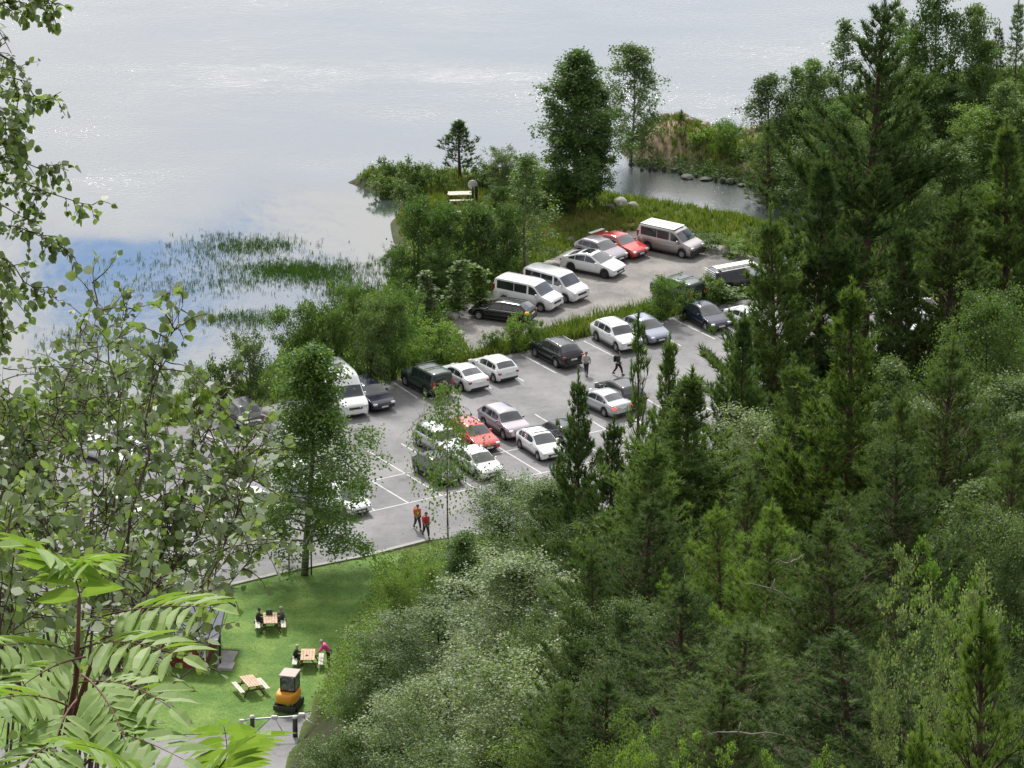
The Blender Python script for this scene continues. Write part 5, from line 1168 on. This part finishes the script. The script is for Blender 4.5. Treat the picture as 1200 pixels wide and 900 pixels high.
# ------------------------------------------------------------------ red cabin with grey roof
def cabin():
    redm = pbr('falu_red', (.19,.035,.03), .8, noise=.2, nscale=2, bump=.2); white = CM['white']; roofm = pbr('roof_felt', (.19,.205,.245), .85, noise=.12, nscale=4)
    c = G(240,784); o = empty('cabin', (c.x, c.y, 0), R(-8)); tag(o, 'dark red cabin with grey felt roof and white eaves left of the lawn', 'cabin')
    # local: right front corner at origin, x to the left is negative, y away
    Wd, Dp, He, Hr = 6.2, 4.4, 2.35, 3.45
    m = MB()
    for i in range(int(Wd/.16)): m.box((-Wd+.08+i*.16, .012*(i % 2), He/2), (.155, .06, He))
    m.box((-Wd/2, Dp, He/2), (Wd, .06, He)); m.box((0, Dp/2, He/2), (.06, Dp, He)); m.box((-Wd, Dp/2, He/2), (.06, Dp, He))
    m.add([(0,0,He),(0,Dp,He),(0,Dp/2,Hr),(-Wd,0,He),(-Wd,Dp,He),(-Wd,Dp/2,Hr)], [[0,1,2],[3,5,4]]); w = m.build('wall', redm, o)
    m = MB(); sl = math.atan2(Hr-He, Dp/2); ln = math.hypot(Dp/2, Hr-He)+.55
    for sg in (1, -1):
        cy = Dp/2 - sg*(Dp/4+.24*math.cos(sl)); cz = Hr-.05-(ln/2)*math.sin(sl)+.03
        m.box((-Wd/2, Dp/2-sg*ln/2*math.cos(sl), Hr-ln/2*math.sin(sl)+.06), (Wd+1.9, ln, .08), Matrix.Rotation(sg*sl, 4, 'X'))
    r = m.build('roof', roofm, o)
    m = MB(); zy = -(ln*math.cos(sl)-Dp/2); m.box((-Wd/2, zy-.03, Hr-ln*math.sin(sl)+.03), (Wd+1.9, .05, .14)); m.build('fascia', white, r)
    m = MB()
    for sg in (1, -1): m.box((.96, Dp/2-sg*ln/2*math.cos(sl), Hr-ln/2*math.sin(sl)+.0), (.05, ln, .14), Matrix.Rotation(sg*sl, 4, 'X'))
    m.build('bargeboard', M['plastic'], r)
    for x in (-2.2, -4.4):
        m = MB(); m.box((x, -.06, 1.35), (.9, .05, .9)); f = m.build('window', white, o); m = MB(); m.box((x, -.09, 1.35), (.74, .02, .74)); m.build('pane', M['glass'], f)
    m = MB(); m.box((-.9, -.06, 1.0), (.85, .05, 1.95)); m.build('door', pbr('door_red', (.30,.06,.05), .6), o)
    for x in (.85, .1):
        m = MB(); m.box((x, -.35 if x < .2 else .5, 1.1), (.10,.10,2.2)); m.build('post', M['plastic'] if x > .2 else white, o)
    m = MB(); m.box((1.0, 1.6, .06), (1.0, 2.2, .12), None, 1, .02); m.box((1.25, .3, .12), (.9, 1.0, .2), None, 1, .02); m.build('stone_step', pbr('slate_step', (.38,.36,.36), .85, noise=.2, nscale=2), o)
cabin()

# ------------------------------------------------------------------ yellow mini digger seen from behind
CABG = pbr('cab_glass', (.12,.15,.15), .08, noise=.7, nscale=4)  # mottled light and dark tones painted into the glass imitate reflections
def digger():
    yel = pbr('machine_yellow', (.78,.33,.02), .4, coat=.3); c = G(339,829); o = empty('mini_excavator', (c.x, c.y, .05), R(76), (.9,)*3)
    tag(o, 'orange-yellow compact digger with cab seen from behind at the barrier', 'excavator')
    for sg in (1, -1):
        m = MB(); prof = []
        for k in range(24):
            a = 2*math.pi*k/24; x = (.62 if math.cos(a) > 0 else -.62)+.24*math.cos(a); prof.append((x, .26+.25*math.sin(a)))
        V = [(x, sg*.62-.15, z) for x, z in prof]+[(x, sg*.62+.15, z) for x, z in prof]
        m.add(V, [[i, (i+1) % 24, 24+(i+1) % 24, 24+i] for i in range(24)]+[list(range(24)), list(range(24, 48))[::-1]]); t = m.build('track', M['tyre'], o)
        m = MB()
        for x in (-.55, -.2, .2, .55): m.lathe([(0, .17), (.14, .17), (.16, .14)], 'y', 12, (x, sg*.62 if sg > 0 else -.62, .24))
        m.build('track_roller', M['darkrim'], t)
    m = MB(); m.box((0, 0, .50), (1.1, .9, .2), None, 1, .03); m.build('chassis', M['plastic'], o)
    # rounded counterweight and body
    V = []; n = 22
    for z, k in ((.58, .93), (.66, 1.0), (.95, 1.03), (1.15, 1.0), (1.24, .9)):
        for i in range(n):
            a = 2*math.pi*i/n; ex = abs(math.cos(a))**.6*math.copysign(1, math.cos(a)); ey = abs(math.sin(a))**.55*math.copysign(1, math.sin(a)); V.append((-.15+ex*.95*k, ey*.72*k, z))
    m = MB(); m.add(V, [[j*n+i, j*n+(i+1) % n, (j+1)*n+(i+1) % n, (j+1)*n+i] for j in range(4) for i in range(n)], True); m.add(V[-n:], [list(range(n))]); m.add(V[:n], [list(range(n))[::-1]]); m.build('body', yel, o)
    cb = MB()
    for x in (-.45, .62):
        for y in (-.52, .42): cb.box((x, y, 1.78), (.07, .07, 1.1))
    for x in (-.45, .62): cb.box((x, -.05, 1.28), (.07, .95, .08)); cb.box((x, -.05, 2.30), (.07, .95, .06))
    for y in (-.52, .42): cb.box((.085, y, 2.29), (1.14, .07, .06)); cb.box((.085, y, 1.28), (1.14, .07, .06))
    cab = cb.build('cab', M['plastic'], o)
    for (cx, cy, dx, dy) in ((-.45, -.05, .02, .86), (.62, -.05, .02, .86), (.085, -.52, 1.0, .02), (.085, .42, 1.0, .02)):
        m = MB(); m.box((cx, cy, 1.80), (dx, dy, .95)); m.build('cab_window', CABG, cab)
    m = MB(); m.box((.08, -.05, 2.37), (1.35, 1.12, .10), None, 1, .04); m.build('cab_roof', pbr('faded_roof', (.42,.34,.31), .6), cab)
    m = MB(); m.tube([(.75,.15,1.0),(1.35,.15,1.9),(1.95,.15,1.7)], [.12,.10,.09], 6); b = m.build('boom', yel, o)
    m = MB(); m.tube([(1.95,.15,1.72),(2.15,.15,.6)], [.08,.06], 6); m.build('arm', yel, b)
    m = MB(); m.box((2.05,.15,.35), (.4,.5,.4), None, .8, .05); m.build('bucket', M['darkrim'], b)
    m = MB(); m.box((-1.15, 0, .32), (.06, 1.5, .36), None, 1, .02); m.tube([(-.5,.3,.4),(-1.12,.3,.35)], .05, 6); m.tube([(-.5,-.3,.4),(-1.12,-.3,.35)], .05, 6); m.build('dozer_blade', M['darkrim'], o)
    for sg in (1, -1):
        m = MB(); m.box((-.50, sg*.40, 2.28), (.07,.12,.09)); m.build('work_lamp', M['lamp'], cab)
digger()

# barrier
def barrier():
    A, B_, C_ = G(296,866), G(346,864), G(350,858); o = empty('road_barrier', A); tag(o, 'barrier with dark posts, white caps and a pale boom across the access road', 'barrier')
    dk = pbr('barrier_post', (.06,.05,.045), .7); wh = pbr('barrier_white', (.60,.60,.57), .6); gal = pbr('galvanised', (.42,.43,.44), .45, .6)
    m = MB(); m.tube([(0,0,0),(0,0,1.35)], .13, 10); p = m.build('post', dk, o); m = MB(); m.lathe([(0,.14),(.12,.10),(.17,0),(.15,-.04)], 'z', 12, (0,0,1.38)); m.build('cap', wh, p)
    d = B_-A; m = MB(); m.tube([d, d+Vector((0,0,1.2))], .15, 10); p = m.build('post', dk, o); m = MB(); m.lathe([(0,.14),(.13,.10),(.19,0),(.17,-.04)], 'z', 12, tuple(d+Vector((0,0,1.25)))); m.build('cap', wh, p)
    m = MB(); u = d.normalized(); m.tube([u*-.55+Vector((0,0,1.2)), u*.0+Vector((0,0,1.25)), d+Vector((0,0,1.32)), d+u*.45+Vector((0,0,1.36))], .05, 8); b = m.build('boom', gal, o)
    m = MB(); m.box(u*-.6+Vector((0,0,1.17)), (.3,.2,.2), None, 1, .06); m.box(d*.52+Vector((0,0,1.31)), (.36,.24,.24), None, 1, .07); m.box(d+u*.4+Vector((0,0,1.38)), (.4,.28,.28), None, 1, .08); m.build('counterweight', wh, b)
    for q, r_ in (([u*-.5+Vector((0,-.1,1.15)), u*.1+Vector((0,-.4,.5))], .03), ([d+u*.4+Vector((0,0,1.3)), d+u*1.6+Vector((0,-.5,.6))], .035), ([d*.52+Vector((0,0,1.3)), d*.75+Vector((0,-.6,.5))], .03)):
        m = MB(); m.tube(q, r_, 6); m.build('brace', gal, o)
barrier()
def ppost(px, py, h, label, mat):
    c = G(px, py); m = MB(); m.tube([(0,0,0),(0,0,h)], [.05,.045], 8); m.tube([(0,0,h),(0,0,h+.04)], [.07,.06], 8); o = m.build('wooden_stake', mat); o.location = (c.x, c.y, 0); tag(o, label, 'stake', 'support stakes of the lawn birch')
ppost(339,676,2.2,'wooden support stake left of the lawn birch trunk',M['bark']); ppost(365,674,2.4,'wooden support stake right of the lawn birch trunk',M['bark'])

# ------------------------------------------------------------------ boulders
stone = pbr('granite', (.33,.32,.30), .9, noise=.3, nscale=2.5, bump=.5); darkst = pbr('wet_stone', (.05,.047,.043), .7, noise=.3, nscale=2.5, bump=.5); sandst = pbr('sand_stone', (.34,.27,.20), .9, noise=.3, nscale=2.5, bump=.5)
def boulder_mesh(seed):
    rs = np.random.RandomState(seed); bm = bmesh.new(); bmesh.ops.create_icosphere(bm, subdivisions=3, radius=1); ds = unit(rs.normal(0, 1, (9, 3))); of = rs.uniform(.62, .95, 9)
    for v in bm.verts:
        p = np.array(v.co)
        for dd, k in zip(ds, of):
            q = p@dd
            if q > k: p = p-dd*(q-k)*.9
        v.co = p*(1+.05*math.sin(p[0]*5+seed)*math.cos(p[1]*4))
    me = bpy.data.meshes.new('boulder%d' % seed); bm.to_mesh(me); bm.free(); return me
BO = [boulder_mesh(i) for i in range(5)]
def boulder(px, py, sx, sz, mat, label, group=None, z=None):
    c = G(px, py); g = gz(c.x, c.y) if z is None else z; i = int(px*7+py) % 5; me = BO[i]
    if not me.materials: me.materials.append(stone)
    o = bpy.data.objects.new('boulder', me); COL.objects.link(o); o.location = (c.x, c.y, g+sz*.35); o.scale = (sx, sx*.8, sz); o.rotation_euler = (0, 0, (px*1.3+py) % 6.28)
    o.material_slots[0].link = 'OBJECT'; o.material_slots[0].material = mat; tag(o, label, 'boulder', group)
for px, py, sx, sz, mt, lb in [(852,298,.55,.5,stone,'pale boulder at the far corner of the gravel lot'),(646,312,.7,.35,stone,'flat grey boulder behind the plain white van'),(530,374,.6,.5,stone,'grey boulder at the left tip of the gravel lot near the estate car'),
    (727,240,.7,.45,stone,'pale boulder at the channel beside the big lakeside birch'),(742,244,.55,.4,stone,'smaller pale boulder right of the one by the big lakeside birch'),(716,246,.6,.35,darkst,'dark boulder in front of the pale channel boulders'),
    (670,283,.6,.28,darkst,'dark boulder in the grass behind the silver-mauve hatchback'),(540,392,.35,.25,stone,'small pale stone at the entrance of the gravel lot'),
    (418,214,.6,.3,darkst,'dark stone at the very tip of the spit'),(428,216,.5,.3,sandst,'brownish stone beside the dark one at the tip of the spit'),(412,211,.35,.25,darkst,'smallest stone in the water at the tip of the spit'),
    (1010,270,.8,.5,stone,'grey boulder in the forest clearing'),(745,290,.5,.4,darkst,'dark stone behind the red saloon')]:
    boulder(px, py, sx, sz, mt, lb)
rs = random.Random(4)
for i in range(22):
    t = i/21; px = 740+t*205+rs.uniform(-3, 3); py = float(np.interp(px, [740,780,830,880,945], [184,191,200,211,231]))+rs.uniform(-3, 1)
    boulder(px, py+rs.uniform(-4,0), rs.choice([.15,.2,.3,.45,.7])*rs.uniform(.7,1.1), rs.uniform(.1,.35), rs.choice([darkst, darkst, darkst]), 'dark bank stone along the far side of the channel', 'stones lining the far channel bank', -1.0)
for i in range(40):
    t = i/39; px = 745+t*150+rs.uniform(-3, 3); py = float(np.interp(px, [745,770,800,850,895], [164,159,162,166,150]))+rs.uniform(-4, 4)
    boulder(px, py, rs.uniform(.25,.55), rs.uniform(.2,.45), rs.choice([darkst, sandst, sandst]), 'brownish stone along the lake side of the sand mound headland', 'stones on the headland shore')

# a few dead branches in the forest
for i, (a, b, c_, Y, lb) in enumerate([((868,683),(905,690),(930,705),128,'curved dead branch sticking out of the yellow-green pines'),((826,860),(865,858),(918,862),100,'pale dead branch near the bottom edge'),((905,656),(925,660),(940,652),125,'short dead twig above the curved dead branch')]):
    m = MB(); rq = random.Random(i); kk = [(a[0]+(b[0]-a[0])*t+rq.uniform(-1.5,1.5), a[1]+(b[1]-a[1])*t+rq.uniform(-3,3)) for t in (0,.35,.7)]+[b]+[(b[0]+(c_[0]-b[0])*t+rq.uniform(-1.5,1.5), b[1]+(c_[1]-b[1])*t+rq.uniform(-2.5,2.5)) for t in (.3,.65,1)]; m.tube([D(q[0], q[1], Y-.2+.06*j) for j, q in enumerate(kk)], [.006,.012,.02,.026,.024,.017,.012], 6); m.tube([D(*b, Y-.2), D(b[0]+3, b[1]-12, Y-.1)], [.025, .01], 5)
    o = m.build('dead_branch', M['dead_wood']); tag(o, lb, 'branch')

# ------------------------------------------------------------------ sky and sun
W = bpy.data.worlds.new('World'); S.world = W; W.use_nodes = True; nt = W.node_tree; nt.nodes.clear(); N = nt.nodes; L = nt.links
SUN_EL, SUN_AZ = 50, -12      # sun high ahead, a little left (azimuth from +Y, clockwise positive)
sky = N.new('ShaderNodeTexSky'); sky.sky_type = 'NISHITA'; sky.sun_disc = False; sky.sun_elevation = R(SUN_EL); sky.sun_rotation = R(SUN_AZ); sky.ozone_density = 1.5
tc = N.new('ShaderNodeTexCoord')
def wn(scale, det, rough=.55, loc=(0,0,0), sc=(1,1,1)):
    mp = N.new('ShaderNodeMapping'); mp.inputs['Location'].default_value = loc; mp.inputs['Scale'].default_value = sc; n = N.new('ShaderNodeTexNoise')
    n.inputs['Scale'].default_value = scale; n.inputs['Detail'].default_value = det; n.inputs['Roughness'].default_value = rough; L.new(tc.outputs['Generated'], mp.inputs[0]); L.new(mp.outputs[0], n.inputs[0]); return n.outputs[0]
def math_(op, a, b=None, c=None, clamp=False):
    m = N.new('ShaderNodeMath'); m.operation = op; m.use_clamp = clamp
    for i, v in enumerate((a, b, c)):
        if v is None: continue
        if isinstance(v, (int, float)): m.inputs[i].default_value = v
        else: L.new(v, m.inputs[i])
    return m.outputs[0]
def dirv(px, py):      # direction of the sky mirrored by the lake at this point
    d = ray(px, py); v = Vector((d[0], d[1], -d[2])).normalized(); return v
bg1 = wn(2.2, 6); fine = wn(30, 5, .6)
hole = None
for (px, py, rr) in [(150,292,.023),(268,292,.010),(205,345,.013),(360,392,.009),(60,20,.018),(120,10,.012),(100,345,.013)]:
    v = dirv(px, py); vm = N.new('ShaderNodeVectorMath'); vm.operation = 'DISTANCE'; L.new(tc.outputs['Generated'], vm.inputs[0]); vm.inputs[1].default_value = v
    q = math_('MULTIPLY_ADD', fine, rr*1.6, vm.outputs['Value']); mr = N.new('ShaderNodeMapRange'); mr.interpolation_type = 'SMOOTHSTEP'
    mr.inputs[1].default_value = rr*1.0; mr.inputs[2].default_value = rr*2.1; mr.inputs[3].default_value = 1 if py > 100 else .45; mr.inputs[4].default_value = 0; L.new(q, mr.inputs[0])
    hole = mr.outputs[0] if hole is None else math_('MAXIMUM', hole, mr.outputs[0])
cl = N.new('ShaderNodeMapRange'); cl.interpolation_type = 'SMOOTHSTEP'; cl.inputs[1].default_value = .36; cl.inputs[2].default_value = .5; cl.inputs[3].default_value = .55; cl.inputs[4].default_value = 1; L.new(bg1, cl.inputs[0])
cov = math_('MULTIPLY', cl.outputs[0], math_('SUBTRACT', 1, hole), clamp=True)
# bright cloud bank ahead, duller clouds overhead and behind
v = Vector((0, math.cos(R(20)), math.sin(R(20)))); vm = N.new('ShaderNodeVectorMath'); vm.operation = 'DOT_PRODUCT'; L.new(tc.outputs['Generated'], vm.inputs[0]); vm.inputs[1].default_value = v
br = N.new('ShaderNodeMapRange'); br.interpolation_type = 'SMOOTHSTEP'; br.inputs[1].default_value = .2; br.inputs[2].default_value = .95; br.inputs[3].default_value = .53; br.inputs[4].default_value = 1.3; L.new(vm.outputs['Value'], br.inputs[0])
tx = math_('MULTIPLY_ADD', wn(7, 5), .5, .75); inten = math_('MULTIPLY', br.outputs[0], tx)
cc = N.new('ShaderNodeVectorMath'); cc.operation = 'SCALE'; cc.inputs[0].default_value = (.995,.985,.985); L.new(inten, cc.inputs['Scale'])
skys = N.new('ShaderNodeVectorMath'); skys.operation = 'SCALE'; L.new(sky.outputs[0], skys.inputs[0]); skys.inputs['Scale'].default_value = .12; tint = N.new('ShaderNodeVectorMath'); tint.operation = 'MULTIPLY'; L.new(skys.outputs[0], tint.inputs[0]); tint.inputs[1].default_value = (.42,.78,1.2)
mix = N.new('ShaderNodeMix'); mix.data_type = 'RGBA'; L.new(cov, mix.inputs[0]); L.new(tint.outputs[0], mix.inputs[6]); L.new(cc.outputs[0], mix.inputs[7])
bgn = N.new('ShaderNodeBackground'); L.new(mix.outputs[2], bgn.inputs[0]); bgn.inputs[1].default_value = 1.0
wo = N.new('ShaderNodeOutputWorld'); L.new(bgn.outputs[0], wo.inputs[0])
sun = bpy.data.lights.new('sun', 'SUN'); sun.energy = 2.8; sun.angle = R(8); sun.color = (1, .965, .91); so = bpy.data.objects.new('sun', sun); COL.objects.link(so)
el, az = R(SUN_EL), R(SUN_AZ); sd_ = Vector((math.sin(az)*math.cos(el), math.cos(az)*math.cos(el), math.sin(el))); so.rotation_euler = (-sd_).to_track_quat('-Z', 'Y').to_euler(); so.location = (0, 300, 300)
S.view_settings.view_transform = 'Standard'; S.view_settings.look = 'None'; S.view_settings.gamma = 1; S.view_settings.exposure = 0.55
S.render.engine = 'CYCLES'; S.cycles.max_bounces = 6; S.cycles.transparent_max_bounces = 8; S.cycles.diffuse_bounces = 3; S.cycles.glossy_bounces = 3; S.cycles.transmission_bounces = 3
S.cycles.sample_clamp_indirect = 4; S.cycles.caustics_reflective = False; S.cycles.caustics_refractive = False
